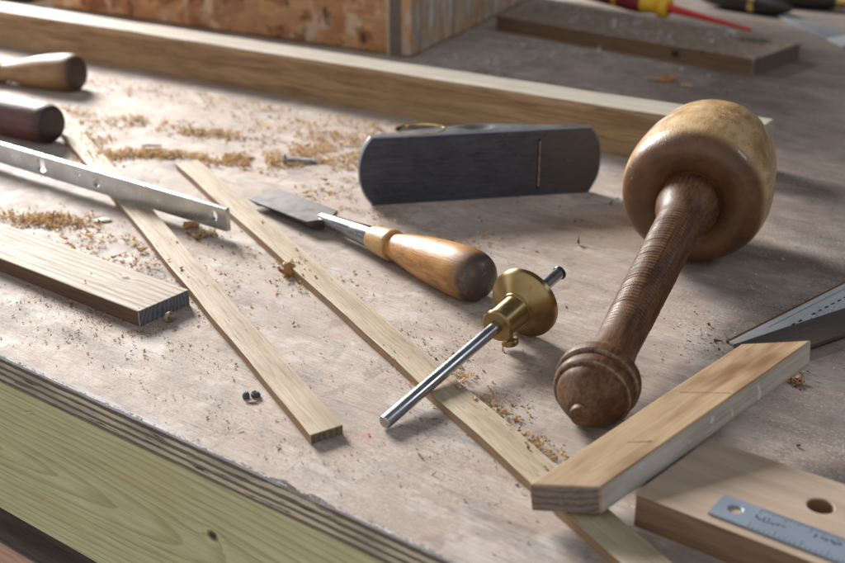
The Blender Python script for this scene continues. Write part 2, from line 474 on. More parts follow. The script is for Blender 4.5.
M = dict(
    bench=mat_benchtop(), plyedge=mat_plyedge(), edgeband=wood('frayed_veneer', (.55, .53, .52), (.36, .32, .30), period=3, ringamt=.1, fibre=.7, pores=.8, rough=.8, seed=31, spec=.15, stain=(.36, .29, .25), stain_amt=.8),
    torn=mat_torn(),
    apron=wood('treated_pine', (.54, .495, .285), (.30, .25, .12), period=3.6, ringamt=.50, fibre=.42, thin=2.6, pores=.12, rough=.7,
               centre=(2.0, -58), tilt=(.085, .01), seed=1, knots=((150.5, -0.2, -45, 2.4),), stain=(.44, .34, .15), stain_amt=.35, wobble=2.2, wave=120, sharp=.9, bump=.2, spec=.2),
    rail=wood('grimy_rail', (.26, .215, .195), (.13, .105, .095), period=6, rough=.8, seed=9, pores=.3, spec=.2),
    railface=wood('reddish_rail', (.56, .34, .24), (.38, .21, .14), period=5, rough=.75, seed=4, spec=.2),
    oak_top=wood('pale_oak', (.49, .405, .295), (.265, .19, .12), period=5.5, ringamt=.35, fibre=.55, pores=.75, rough=.65, seed=2, centre=(-8, -40), spec=.2),
    oak_side=wood('sawn_oak_edge', (.36, .235, .135), (.20, .12, .064), period=4, ringamt=.35, fibre=.6, pores=.5, rough=.68, seed=3, spec=.25),
    batten_top=wood('planed_oak', (.50, .45, .38), (.36, .305, .24), period=6, ringamt=.3, fibre=.4, pores=.35, rough=.65, seed=5, centre=(-30, -60), spec=.2),
    batten_side=wood('oak_batten_face', (.48, .32, .18), (.20, .115, .055), period=7, ringamt=.45, fibre=.75, pores=.8, rough=.65, seed=6, centre=(-60, 10), knots=((92, 0, 14, 2.2),), spec=.3, wave=110),
    dark_side=wood('brown_board_edge', (.15, .088, .058), (.085, .048, .032), period=5, ringamt=.3, fibre=.6, pores=.3, rough=.7, seed=7, spec=.25),
    boardl_top=wood('grooved_oak_top', (.46, .39, .305), (.24, .185, .13), period=4.4, ringamt=.85, fibre=.30, pores=.8, rough=.66, seed=8, centre=(-75, -14), knots=((-40.5, 25.5, 9.4, 1.9),), spec=.18, sharp=.88, thin=3.2, wobble=1.6),
    boardl_end=mat_endgrain('weathered_end', (.20, .205, .22), (.105, .105, .115), 2, 3.1, 38),
    strip_end=mat_endgrain('strip_end', (.20, .16, .11), (.12, .09, .06), 5, 3, 20),
    r_top=wood('stained_offcut_top', (.50, .365, .225), (.31, .195, .10), period=7, ringamt=.45, fibre=.5, pores=.5, rough=.6, seed=12, centre=(-14, -40), stain=(.19, .085, .03), stain_amt=.95, spec=.25),
    r_side=wood('weathered_offcut_side', (.56, .50, .42), (.33, .285, .235), period=6, ringamt=.3, fibre=.55, pores=.3, rough=.72, seed=13, stain=(.66, .62, .57), stain_amt=.6, spec=.25),
    r_end=mat_endgrain('offcut_end', (.235, .18, .152), (.14, .105, .09), 9, 3.6, 74),
    q_top=wood('sanded_board_top', (.44, .34, .255), (.32, .225, .155), period=8, ringamt=.3, fibre=.35, pores=.25, rough=.65, seed=14, centre=(-20, -60), stain=(.28, .19, .12), stain_amt=.3, spec=.3),
    q_side=wood('sanded_board_side', (.26, .165, .10), (.15, .088, .05), period=6, ringamt=.3, fibre=.5, rough=.7, seed=15, spec=.25),
    block=wood('dusty_block', (.28, .205, .15), (.17, .115, .08), period=6, ringamt=.35, fibre=.5, rough=.75, seed=16, dust=.5, knots=((278, 76, 17.5, 12.0),), spec=.2),
    block_side=wood('dusty_block_side', (.20, .125, .075), (.11, .066, .04), period=5, ringamt=.35, fibre=.5, rough=.75, seed=17, knots=((232, 0, 9, 3.5), (262, -1, 16, 2)), spec=.2),
    block_end=mat_endgrain('block_end', (.17, .13, .10), (.09, .066, .05), 11, 4.5, 60),
    osb=mat_osb('rough_panel'), osb_side=mat_osb('scuffed_boards', True),
    osb_post=wood('crate_post', (.22, .17, .13), (.12, .09, .075), seed=20, rough=.75, period=4),
    osb_trim=plain('pale_trim', (.50, .42, .25), .7, .2),
    head=mat_mallet_head(),
    mhandle=mat_handle('mallet_handle_wood', (.165, .080, .038), (.075, .034, .017), (.045, .022, .013), .46, .0, seed=3, spec=.22, bands=(4.1, -2.4, -10.6), bandcol=(.29, .215, .155)),
    chandle=mat_handle('chisel_handle_box', (.56, .29, .085), (.38, .165, .045), (.20, .08, .026), .42, .15, endx=12, seed=6, wear_or_shade=(.17, .10, .06)),
    cferrule=mat_handle('ferrule_wood', (.56, .335, .13), (.40, .205, .07), (.34, .17, .06), .4, .25, seed=11),
    lighthandle=mat_handle('pale_handle', (.34, .205, .092), (.24, .135, .056), (.17, .085, .036), .52, .0, endx=3, seed=9, endcol=(.06, .034, .026)),
    darkhandle=mat_handle('mahogany_handle', (.135, .038, .024), (.08, .02, .014), (.05, .016, .012), .42, .12, endx=2, seed=14, endcol=(.028, .018, .022)),
    blade=metal('chisel_steel', (.075, .070, .068), .42, .8, .4, .85, 2, axis=(.8, .03, .8), spot=(.10, .075, .06)),
    socket=metal('socket_steel', (.33, .34, .36), .24, 1.0, .15, .35, 4, spot=(.06, .055, .055)),
    brass=metal('brass', (.335, .235, .105), .34, 1.0, .06, .5, 6, axis=(3.0, .05, .05), aniso=.8, spot=(.22, .145, .06)),
    brassplain=metal('brass_trim', (.66, .48, .2), .28, 1.0, .1),
    rod=metal('gauge_rod_steel', (.42, .43, .45), .24, 1.0, .06, .22, 8, axis=(.03, .3, .3), spot=(.22, .21, .21), bump=.012),
    blacksteel=metal('dark_steel', (.045, .045, .05), .35, .8, .15),
    iron=mat_iron(), wornedge=metal('worn_iron_edge', (.36, .39, .45), .34, .9, .2, .5, 27, spot=(.10, .10, .11)),
    cheek=metal('plane_cheek', (.17, .17, .175), .42, .75, .25, .4, 12, spot=(.10, .09, .08)),
    alu=metal('drilled_bar_metal', (.64, .68, .71), .28, .95, .06, .2, 14, axis=(.01, .25, .25), spot=(.42, .45, .48), bump=.0),
    rule=metal('steel_rule', (.29, .34, .41), .45, .45, .1, .25, 16, axis=(.02, .9, .9), spot=(.25, .25, .26)),
    oldrule=metal('tarnished_rule', (.52, .53, .54), .5, .12, .2, .4, 18, axis=(.02, .9, .9), spot=(.16, .13, .10)),
    darkstrip=metal('blackened_strip', (.115, .095, .085), .52, .35, .25, .8, 20, axis=(.03, .7, .7), spot=(.10, .055, .036)),
    rust=plain('rusty_edge', (.14, .065, .03), .8, .1),
    mark=plain('engraved_ink', (.025, .025, .03), .7, .1),
    pencil=plain('pencil_line', (.17, .12, .08), .7, .1),
    paint=plain('white_paint', (.62, .64, .66), .5, .3, .2),
    void=plain('shadowed_gap', (.01, .009, .009), .9, .05),
    sliver=plain('pale_shaving', (.46, .31, .19), .6, .3),
    red=plain('red_insulation', (.50, .028, .022), .38, .5, .1), darkred=plain('dark_red_grip', (.20, .018, .022), .42, .5, .1),
    yellow=plain('yellow_grip', (.72, .42, .02), .42, .5, .1),
    black=plain('black_handle', (.016, .014, .014), .4, .5, .2),
    scraper=metal('scraper_steel', (.24, .245, .26), .5, .45, .2, .4, 24, spot=(.07, .07, .08)),
    scraperend=metal('scraper_ground_end', (.50, .51, .53), .45, .4, .2),
    zinc=metal('zinc_screw', (.60, .62, .65), .3, .85, .1),
    gold=mat_chips('golden_sawdust', [(0, (.50, .34, .17)), (.3, (.72, .53, .29)), (.75, (.83, .67, .43)), (1, (.90, .80, .60))]),
    pale=mat_chips('pale_sawdust', [(0, (.36, .26, .16)), (.3, (.54, .42, .28)), (.75, (.66, .55, .40)), (1, (.74, .66, .52))]),
    brownchip=mat_chips('brown_bits', [(0, (.05, .03, .02)), (.5, (.17, .085, .04)), (1, (.32, .18, .08))]),
    fleck=mat_chips('white_flecks', [(0, (.55, .52, .48)), (.5, (.74, .73, .71)), (1, (.85, .85, .84))]),
    curl=plain('resinous_shaving', (.42, .21, .085), .5, .4),
    nut=plain('dark_fixing', (.10, .10, .105), .65, .3),
    case=plain('black_infill', (.008, .008, .009), .6, .3),
    straw=plain('dry_splinter', (.62, .57, .46), .6, .3),
)

# ------------------------------------------------------------------ the bench
YB = -R(36.96)                       # heading of the bench's front edge
bench = empty('workbench', (-216.0, 547.3, 0), YB)
tag(bench, 'wooden workbench with a dusty plywood top and a green treated pine apron', 'workbench')
X0, X1, D = -900.0, 560.0, 1500.0
bm = bmesh.new()
xs = []
x = X0
while x < X1:
    xs.append(x); x += 2.2 if -60 < x < 330 else 14
xs.append(X1)
def chip(x):
    e = mnoise.noise(Vector((x * .045, 1.7, 0))) * .9 + mnoise.noise(Vector((x * .21, 8, 3))) * .6
    gouge = 3.4 * max(0, 1 - abs((x - 205) / 22) ** 4) * (.8 + .4 * mnoise.noise(Vector((x * .2, 3, 9))))
    return max(0.0, .25 + e) + gouge
rows = []
for yy, zz in ((None, -15.0), (None, -1.0), (None, 0.0), (4.0, 0), (11.0, 0), (D, 0)):
    row = []
    for x in xs:
        c = chip(x)
        if zz == -15.0: p = (x, .2 * mnoise.noise(Vector((x * .1, 0, 5))), zz)
        elif zz == -1.0: p = (x, .15 + .35 * c + .25 * mnoise.noise(Vector((x * .3, 2, 5))), -1.0 - .5 * c)
        elif yy is None: p = (x, .5 + .9 * c, -.05 - .25 * c)
        else: p = (x, yy + (2.4 * mnoise.noise(Vector((x * .09, 6, 1))) + .9 * mnoise.noise(Vector((x * .4, 1, 1))) + .9 * max(0, c - 2) - max(0, min(1, (x - 70) / 90)) * 2.9 if yy == 4.0 else 0), 0)
        row.append(bm.verts.new(p))
    rows.append(row)
for a, b, mi in zip(rows, rows[1:], (1, 0, 0, 0, 0)):
    for k in range(len(xs) - 1):
        f = bm.faces.new((a[k], a[k + 1], b[k + 1], b[k])); f.material_index = mi
for f in bm.faces:
    c_ = f.calc_center_median()
    if c_.z > -1.5 and c_.y < 4.6 and max(v.co.y for v in f.verts) < 9: f.material_index = 2
under = [bm.verts.new((X0, D, -15)), bm.verts.new((X1, D, -15))]
bm.faces.new([rows[0][0], under[0], under[1], rows[0][-1]] + rows[0][-2:0:-1]).material_index = 1
bm.faces.new((rows[-1][0], rows[-1][-1], under[1], under[0]) if False else [rows[-1][k] for k in range(len(xs))] + [under[1], under[0]]).material_index = 1
bm.faces.new([r[0] for r in rows] + [under[0]]).material_index = 1
bm.faces.new([r[-1] for r in rows][::-1] + [under[1]][::-1]).material_index = 1
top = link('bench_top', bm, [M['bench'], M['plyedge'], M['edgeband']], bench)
# object space of the top is turned, so the red smear etc. use bench coordinates
bm = bmesh.new()                     # splinters of torn face veneer along the edge
for k in range(330):
    x = rnd.uniform(-30, 300) if k < 260 else rnd.uniform(-400, 500)
    if mnoise.noise(Vector((x * .03, 4, 4))) < -.15 and rnd.random() < .8: continue
    L = rnd.uniform(.8, 3.2); w = rnd.uniform(.25, .8); y = rnd.uniform(.2, 2.2); z = rnd.uniform(-.1, .12)
    a = rnd.uniform(-.5, .5)
    u = Vector((math.cos(a), math.sin(a), rnd.uniform(-.15, .1))); v = Vector((-u.y, u.x, rnd.uniform(-.3, .6)))
    c = Vector((x, y, z))
    q = [c - u * L * .5, c + v * w * .5, c + u * L * .5, c - v * w * .5]
    vs = [bm.verts.new(t) for t in q] + [bm.verts.new(c + Vector((0, 0, .25)))]
    for i in range(4): bm.faces.new((vs[i], vs[(i + 1) % 4], vs[4]))
    bm.faces.new(vs[3::-1])
link('torn_veneer', bm, M['torn'], bench)['kind'] = 'stuff'
bm = board_bm([(X0, 0), (X1, 0), (X1, 44), (X0, 44)], -101, -15.2, bev=1.0, step=40, wob=.2, seed=3)
link('apron_board', bm, M['apron'], bench, loc=(0, -.4, 0))
bm = board_bm([(X0, 18), (X1, 18), (X1, 130), (X0, 130)], -230, -150, bev=1.0, step=40, wob=.5, seed=5, mats=(0, 1, 1))
rail = link('lower_rail', bm, [M['rail'], M['railface']], bench)
bm = bmesh.new()                     # short dry splinter sticking to the apron
bm = lathe_bm([(0, .05), (3, .35), (7, .4), (11, .05)], 6)
link('splinter', bm, M['straw'], bench, loc=(14.5, -1.0, -27.5), rot=(0, R(-24), R(-4)))

# ------------------------------------------------------------------ planks
def plank(name, label, cat, origin, yaw, corners, z0, z1, mats, slots, group=None, bev=.5, wob=.12, seed=0, pitch=0.0, z=0.0):
    bm = board_bm(corners, z0, z1, bev=bev, wob=wob, seed=seed, mats=slots)
    o = link(name, bm, mats, None, loc=(origin[0], origin[1], z), rot=(0, -pitch, yaw))
    return tag(o, label, cat, group)

def rect(x0, x1, y0, y1): return [(x0, y0), (x1, y0), (x1, y1), (x0, y1)]

yaw = math.atan2(827.2 - 1269.6, 239.5 + 443.9)
bt = plank('oak_batten', 'long square oak batten lying across the back of the bench, behind the block plane', 'batten',
           (239.5, 827.2), yaw, rect(-1150, 0, 0, 34), 0, 38.2, [M['batten_top'], M['batten_side'], M['batten_top']], (0, 1, 2), seed=1, wob=.25)
# left board with dark end grain
yaw = math.atan2(582.1 - 656.6, -152.3 + 250.0)
plank('oak_board', 'pale oak board with a small knot and dark weathered end grain, touching the thin strip', 'board',
      (-152.0, 582.1), yaw, rect(-520, 0, 0, 36.2), 0, 9.4, [M['boardl_top'], M['dark_side'], M['boardl_end']], (0, 1, 2), seed=2, bev=.35)
# strip one
a, b = Vector((-49.8, 461.1)), Vector((-248.2, 849.4))
yaw = math.atan2(*(a - b).yx)
plank('oak_strip', 'thin pale oak strip passing under the drilled metal bar, its end nearest the bench edge', 'wood strip',
      (-49.8, 461.1), yaw, [(-606, 0), (0, 0), (-1.6, 16.6), (-606, 16.6)], 0, 5.0, [M['oak_top'], M['oak_side'], M['strip_end']], (0, 1, 2), 'thin oak strips on the bench', seed=3, bev=.35, wob=.4)
# strip two
a, b = Vector((74.1, 369.2)), Vector((-183.7, 853.9))
yaw = math.atan2(*(a - b).yx)
L2 = (a - b).length
m2 = M['oak_top']
plank('oak_strip', 'long thin oak strip beneath the steel gauge rod and the tilted offcut', 'wood strip',
      (74.1, 369.2), yaw, rect(-L2, 130, 0, 17.0), 0, 5.0, [M['oak_top'], M['oak_side'], M['strip_end']], (0, 1, 2), 'thin oak strips on the bench', seed=4, bev=.35, wob=.4)
# propped offcut
yawR, pit = R(40.0), R(8.0)
plank('mitred_offcut', 'thick stained wood offcut with mitred ends and grey sides, propped beside the mallet butt', 'offcut',
      (43.5, 402.8), yawR, [(16.9, -21.9), (157.0, -21.9), (135.2, 0), (0, 0)], 0, 13.4,
      [M['r_top'], M['r_side'], M['r_end']], (0, 1, 2), seed=5, bev=.6, wob=.2, pitch=pit, z=5.25)
off_ = bpy.data.objects['mitred_offcut']
for (ax, ay), (bx, by) in (((87.0, -3.5), (100.6, -20.4)), ((45.4, -10.7), (52.8, -17.5))):
    bm = bmesh.new()
    d = Vector((bx - ax, by - ay)).normalized(); q = Vector((-d.y, d.x)) * .16
    for k in range(5):
        t0, t1 = k / 5 + .01, (k + 1) / 5 - .01
        A, B = Vector((ax, ay)).lerp(Vector((bx, by)), t0), Vector((ax, ay)).lerp(Vector((bx, by)), t1)
        w0 = q * (.7 + .5 * mnoise.noise(Vector((k, ax, 0))))
        hexa(bm, [(p.x, p.y, 13.3) for p in (A - w0, B - w0, B + w0, A + w0)] + [(p.x, p.y, 13.47) for p in (A - w0, B - w0, B + w0, A + w0)])
    link('pencil_mark', bm, M['pencil'], off_)
bm = bmesh.new()
for px, pz, rx, rz, a in ((40.8, 9.9, 2.0, 1.1, 10), (56.1, 8.4, 1.0, .9, 0), (85.9, 8.0, 1.6, 1.0, 60), (99.5, 4.2, .7, 2.0, 8), (118.6, 4.0, 1.0, 2.6, -12), (117.6, 8.0, .9, 1.4, 10), (71, 5.0, .7, .6, 0), (30, 4.2, .6, .5, 0)):
    vs_ = []
    for k in range(14):
        t = 2 * math.pi * k / 14; r_ = 1 + .45 * mnoise.noise(Vector((math.cos(t) * 1.5 + px, math.sin(t) * 1.5, 3)))
        x_, z_ = rx * r_ * math.cos(t), rz * r_ * math.sin(t); ca, sa = math.cos(R(a)), math.sin(R(a))
        vs_.append((px + x_ * ca - z_ * sa, pz + x_ * sa + z_ * ca))
    f_ = [bm.verts.new((x_, -22.16, z_)) for x_, z_ in vs_]; b_ = [bm.verts.new((x_, -21.7, z_)) for x_, z_ in vs_]
    bm.faces.new(f_)
    for k in range(14): bm.faces.new((f_[k], f_[(k + 1) % 14], b_[(k + 1) % 14], b_[k]))
link('paint_spots', bm, M['paint'], off_)
# board with a hole (bottom right)
def holed_board(corners, hole, r, z0, z1, mi=(0, 1, 1), n=40):
    """plank with a through hole; ring of quads between hole and outline."""
    bm = bmesh.new()
    hx, hy = hole
    out, inn = [], []
    def hit(a):
        d = Vector((math.cos(a), math.sin(a))); best = None
        for i in range(4):
            p, q = Vector(corners[i]), Vector(corners[(i + 1) % 4]); e = q - p
            den = d.x * e.y - d.y * e.x
            if abs(den) < 1e-9: continue
            w = p - Vector(hole); t = (w.x * e.y - w.y * e.x) / den; s = (w.x * d.y - w.y * d.x) / den
            if t > 0 and -1e-6 <= s <= 1 + 1e-6 and (best is None or t < best): best = t
        return d * best + Vector(hole)
    angs = sorted([2 * math.pi * k / n for k in range(n)] + [math.atan2(c[1] - hy, c[0] - hx) % (2 * math.pi) for c in corners])
    T, B, TI, BI = [], [], [], []
    for a in angs:
        o = hit(a)
        T.append(bm.verts.new((o.x, o.y, z1))); B.append(bm.verts.new((o.x, o.y, z0)))
        c, s = math.cos(a), math.sin(a)
        TI.append([bm.verts.new((hx + c * (r + .4), hy + s * (r + .4), z1)), bm.verts.new((hx + c * r, hy + s * r, z1 - .5))])
        BI.append(bm.verts.new((hx + c * r, hy + s * r, z0)))
    k = len(angs)
    for i in range(k):
        j = (i + 1) % k
        bm.faces.new((T[i], T[j], TI[j][0], TI[i][0])).material_index = mi[0]
        bm.faces.new((TI[i][0], TI[j][0], TI[j][1], TI[i][1])).material_index = mi[0]
        bm.faces.new((TI[i][1], TI[j][1], BI[j], BI[i])).material_index = mi[2]
        bm.faces.new((B[i], B[j], BI[j], BI[i])).material_index = mi[1]
        bm.faces.new((T[i], T[j], B[j], B[i])).material_index = mi[1]
    return bm, T
yawQ = R(-37.5)
oQ = Vector((84.3, 400.0))
def toQ(p):
    d = Vector(p) - oQ; c, s = math.cos(-yawQ), math.sin(-yawQ)
    return (d.x * c - d.y * s, d.x * s + d.y * c)
bq = toQ((122.4, 440.6))
hq = toQ((154.2, 391.6))
bm, T = holed_board([(0, 0), (300, 0), (300, bq[1] + 1.5), bq], hq, 5.1, 0, 15.0, (0, 1, 1))
for f in bm.faces:
    if f.calc_center_median().x < bq[0] and all(v.co.x < bq[0] + .1 for v in f.verts) and abs(f.normal.z) < .5: f.material_index = 2
bm.normal_update()
for f in bm.faces:
    if abs(f.normal.z) < .3 and f.normal.x < -.5 and all(v.co.x < bq[0] + .1 for v in f.verts): f.material_index = 2
es = [e for e in bm.edges if e.verts[0] in T and e.verts[1] in T]
bmesh.ops.bevel(bm, geom=es, offset=.7, segments=2, profile=.5, affect='EDGES')
o = link('drilled_board', bm, [M['q_top'], M['q_side'], M['r_end']], None, loc=(oQ.x, oQ.y, 0), rot=(0, 0, yawQ))
tag(o, 'wide brown board with a drilled round hole, under the small steel rule', 'board')

# small steel rule on it
rl = empty('steel_rule', (109.2, 386.0, 15.0), R(-37.5))
tag(rl, 'small blue-grey steel rule with a hanging hole, lying on the drilled board', 'ruler')
bm, T = holed_board([(0, 0), (150, 0), (150, 15.2), (0, 15.2)], (7.6, 8.2), 2.7, .05, 1.05, (0, 0, 0), 32)
for v in bm.verts: pass
link('blade', bm, M['rule'], rl)
bm = bmesh.new()
g = random.Random(5)
x = 16.0
k = 0
while x < 149:
    L = 4.2 if k % 10 == 0 else (3.0 if k % 5 == 0 else 1.9)
    box(bm, x - .1, x + .1, 15.0 - L, 15.0, 1.06, 1.09)
    if k % 2 == 0: box(bm, x - .1, x + .1, .2, .2 + L * .8, 1.06, 1.09)
    x += 1.0; k += 1
for x0, y0, n in ((15, 6.6, 7), (38, 8.6, 6), (62, 8, 6), (88, 8, 6)):      # worn stamped characters, no longer legible
    for i in range(n):
        xx = x0 + i * 1.75
        for s in range(3):
            a = xx + g.uniform(-.1, 1.0); b_ = y0 + g.uniform(0, 1.9)
            if g.random() < .5: box(bm, a, a + g.uniform(.6, 1.1), b_, b_ + .5, 1.06, 1.09 + .002 * s)
            else: box(bm, a, a + .5, b_, b_ + g.uniform(.8, 1.7), 1.06, 1.09 + .002 * s)
link('engraved_scale', bm, M['mark'], rl)

# right-hand old rule and the dark strip across it
orl = empty('old_steel_rule', (160.0, 562.0, 0), R(41.8))
tag(orl, 'tarnished grey steel rule with worn dashes, half covered by a blackened metal strip', 'ruler')
bm = board_bm([(0, -25), (300, -25), (300, 0), (0, 0)], .2, 1.5, bev=.15, step=50, wob=0)
link('blade', bm, M['oldrule'], orl)
bm = board_bm([(0, .05), (300, .05), (300, 1.7), (0, 1.7)], .2, 1.4, bev=.2, step=12, wob=.15, seed=4)
link('rusty_edge', bm, M['rust'], orl)
bm = bmesh.new()
x = 22.0; k = 0
while x < 200:
    if g.random() < .93:
        box(bm, x, x + 3.4, -11.3 + g.uniform(-.2, .2), -10.2, 1.51, 1.54)
    for q in range(4):
        if g.random() < .6:
            xx = x + g.uniform(0, 6); yy = g.uniform(-16, -12.5)
            box(bm, xx, xx + g.uniform(.4, 1.4), yy, yy + g.uniform(.25, .6), 1.51, 1.54)
    x += 6.6
box(bm, 30, 300, -4.2, -3.9, 1.51, 1.54)
link('engraved_scale', bm, M['mark'], orl)
bm = board_bm([(0, -21.5), (280, -21.5), (280, 0), (0, 0)], 0, 2.4, bev=.3, step=30, wob=.1, seed=6)
o = link('metal_strip', bm, M['darkstrip'], None, loc=(160.0, 553.2, 1.9), rot=(0, 0, R(32.0)))
tag(o, 'blackened rusty metal strip lying over the tarnished rule, behind the propped offcut', 'metal strip')

# drilled metal bar on edge
def drilled_bar(L, h, t, holes):
    """bar standing on edge in local x/z, thickness along y; holes (x, z, r, square)."""
    bm = bmesh.new()
    cuts = []
    xs_ = [0.0]
    for hx, hz, r, sq in holes: xs_ += [hx - h * .5, hx + h * .5]
    xs_.append(L)
    def plate(x0, x1):
        for y in (0, t):
            bm.faces.new([bm.verts.new(c) for c in ((x0, y, 0), (x1, y, 0), (x1, y, h), (x0, y, h))])
    for i in range(0, len(xs_) - 1, 2): plate(xs_[i], xs_[i + 1])
    for hx, hz, r, sq in holes:
        x0, x1 = hx - h * .5, hx + h * .5
        n = 32
        angs = sorted([2 * math.pi * k / n for k in range(n)] + [math.atan2(z - hz, x - hx) % (2 * math.pi) for x in (x0, x1) for z in (0, h)])
        def hitb(a):
            c, s = math.cos(a), math.sin(a); ts = []
            if c > 1e-9: ts.append((x1 - hx) / c)
            if c < -1e-9: ts.append((x0 - hx) / c)
            if s > 1e-9: ts.append((h - hz) / s)
            if s < -1e-9: ts.append(-hz / s)
            q = min(ts); return hx + c * q, hz + s * q
        def rad(a):
            c, s = abs(math.cos(a)), abs(math.sin(a))
            if not sq: return r
            return min(r / max(c, 1e-6), r / max(s, 1e-6), r * 1.22)
        Fo, Bo, Fi, Bi = [], [], [], []
        for a in angs:
            X, Z = hitb(a); rr = rad(a); cx, cz = hx + rr * math.cos(a), hz + rr * math.sin(a)
            Fo.append(bm.verts.new((X, 0, Z))); Bo.append(bm.verts.new((X, t, Z)))
            Fi.append(bm.verts.new((cx, 0, cz))); Bi.append(bm.verts.new((cx, t, cz)))
        k = len(angs)
        for i in range(k):
            j = (i + 1) % k
            bm.faces.new((Fo[i], Fo[j], Fi[j], Fi[i])); bm.faces.new((Bo[i], Bo[j], Bi[j], Bi[i]))
            bm.faces.new((Fi[i], Fi[j], Bi[j], Bi[i]))
    e = .55                                   # rolled top corners, flat top, underside and ends
    sec = [(0, h), (e * .3, h + e * .7), (e, h + e), (t - e, h + e), (t - e * .3, h + e * .7), (t, h)]
    for (y0, z0), (y1, z1) in zip(sec, sec[1:]):
        bm.faces.new([bm.verts.new(c) for c in ((0, y0, z0), (L, y0, z0), (L, y1, z1), (0, y1, z1))])
    bm.faces.new([bm.verts.new(c) for c in ((0, 0, 0), (L, 0, 0), (L, t, 0), (0, t, 0))])
    for x in (0, L):
        bm.faces.new([bm.verts.new((x, y, z)) for y, z in [(t, 0), (0, 0)] + sec])
    return bm
dirb = math.atan2(711.3 - 853.4, -124.1 + 314.2)
Lb = 460.0
bm = drilled_bar(Lb, 15.0, 3.4, [(Lb - 221.5, 8.4, 1.2, False), (Lb - 187.5, 8.4, 4.9, True), (Lb - 144.0, 8.4, 1.3, False), (Lb - 126.5, 7.8, 3.8, False), (Lb - 11.5, 8.4, 3.6, False)])
ox, oy = -124.1 - math.cos(dirb) * Lb, 711.3 - math.sin(dirb) * Lb
o = link('drilled_bar', bm, M['alu'], None, loc=(ox, oy, 5.1), rot=(0, 0, dirb))
tag(o, 'bright metal bar with drilled holes standing on edge across the pale strip', 'metal bar')

# ------------------------------------------------------------------ crate and tools at the back
yawO = math.atan2(1220.0 - 1488.8, -28.2 + 462.2)
crate = empty('wooden_crate', (-23.0, 1222.0, 0), yawO)
tag(crate, 'rough wooden crate with reddish panels and scuffed side boards, behind the long batten', 'crate')
CH = 260.0
bm = board_bm(rect(-505, -16, 0, 12), 2, CH, bev=.8, step=60, wob=.5, seed=7); link('front_panel', bm, M['osb'], crate)
bm = board_bm(rect(0, 380, -12, 0), 2, CH, bev=.8, step=60, wob=.5, seed=8); link('side_panel', bm, M['osb_side'], crate, loc=(0, 0, 0), rot=(0, 0, R(97.0)))
bm = board_bm([(-11.5, -2), (1.5, -2), (1.5, 10), (-11.5, 10)], 0, CH + 1, bev=.8, step=60, wob=.1); link('corner_post', bm, M['osb_post'], crate)
bm = board_bm(rect(-15.8, -11.8, -1.5, 8), 0.5, CH, bev=.4, step=60, wob=.1); link('corner_trim', bm, M['osb_trim'], crate)
bm = board_bm(rect(-510, -505.3, -.8, 12), 1, CH, bev=.4, step=60, wob=.1); link('corner_trim', bm, M['osb_trim'], crate)
bm = board_bm(rect(0, 380, 0, 12), 2, CH, bev=.8, step=60, wob=.3); link('side_panel', bm, M['osb_side'], crate, loc=(-505, 12.2, 0), rot=(0, 0, R(90)))
bm = board_bm(rect(-492, -60, 366, 378), 2, CH, bev=.8, step=60, wob=.3); link('back_panel', bm, M['osb'], crate)
bm = board_bm(rect(-492, -70, 12.5, 365), 2, 10, bev=.5, step=60, wob=.2); link('floor_panel', bm, M['osb'], crate)

bm = bmesh.new(); box(bm, 0, 130, 0, 90, 0, 60)  # black block added to stand for the dark gap beyond the bench
bmesh.ops.bevel(bm, geom=bm.edges[:], offset=6, segments=3, affect='EDGES')
o = link('dark_infill', bm, M['case'], None, loc=(-610, 1560, 0), rot=(0, 0, R(-20)), smooth=40)
tag(o, 'black case at the back of the bench beyond the batten and crate', 'case')

yawK = math.atan2(1137.4 - 1321.6, 317.2 - 115.8)
plank('knotty_block', 'dusty flat wood block with a dark knot, under the red screwdriver', 'wood block',
      (317.2, 1137.4), yawK, rect(-318, 0, 0, 97), 0, 17.5, [M['block'], M['block_side'], M['block_end']], (0, 1, 2), seed=9, bev=.8)
bpy.data.objects['knotty_block'].data.transform(Matrix.Translation((.318, 0, 0)))
bpy.data.objects['knotty_block'].location = Vector((317.2 - 318 * math.cos(yawK), 1137.4 - 318 * math.sin(yawK), 0)) * MM

# screwdriver
def along(o, d):
    """rotation taking local +X to d."""
    return Vector(d).to_track_quat('X', 'Z').to_euler()
tip, fer = Vector((344.0, 1258.0, 20.3)), Vector((271.5, 1328.0, 29.5))
sd = empty('screwdriver', (tip.x, tip.y, 17.5))
tag(sd, 'screwdriver with a red insulated shaft and a dark red and yellow grip on the block', 'screwdriver')
rt = along(sd, fer - tip)
bm = lathe_bm(catmull([(0, .6), (1, 1.6), (20, 2.2), (60, 3.3), (96, 4.6), (106, 5.0)], 4), 32)
link('shaft', bm, M['red'], sd, loc=(0, 0, 2.8), rot=rt, smooth=40)
off = (fer - tip)
bm = lathe_bm(catmull([(102, 4), (102.3, 9.5), (105, 12), (112, 12), (115, 10), (122, 10.3), (134, 12.5)], 4), 40)
link('grip_collar', bm, M['yellow'], sd, loc=(0, 0, 2.8), rot=rt, smooth=40)
bm = lathe_bm(catmull([(133.8, 12.6), (150, 14), (166, 13.5)], 4), 40)
link('grip', bm, M['darkred'], sd, loc=(0, 0, 2.8), rot=rt, smooth=40)
bm = lathe_bm([(165.8, 13.9), (171, 13.9), (171, 12)], 40)
link('grip_band', bm, M['yellow'], sd, loc=(0, 0, 2.8), rot=rt, smooth=40)
bm = lathe_bm(catmull([(170.8, 13.5), (200, 14.2), (226, 13), (233, 8), (234, 0)], 5), 40)
link('grip', bm, M['darkred'], sd, loc=(0, 0, 2.8), rot=rt, smooth=40)

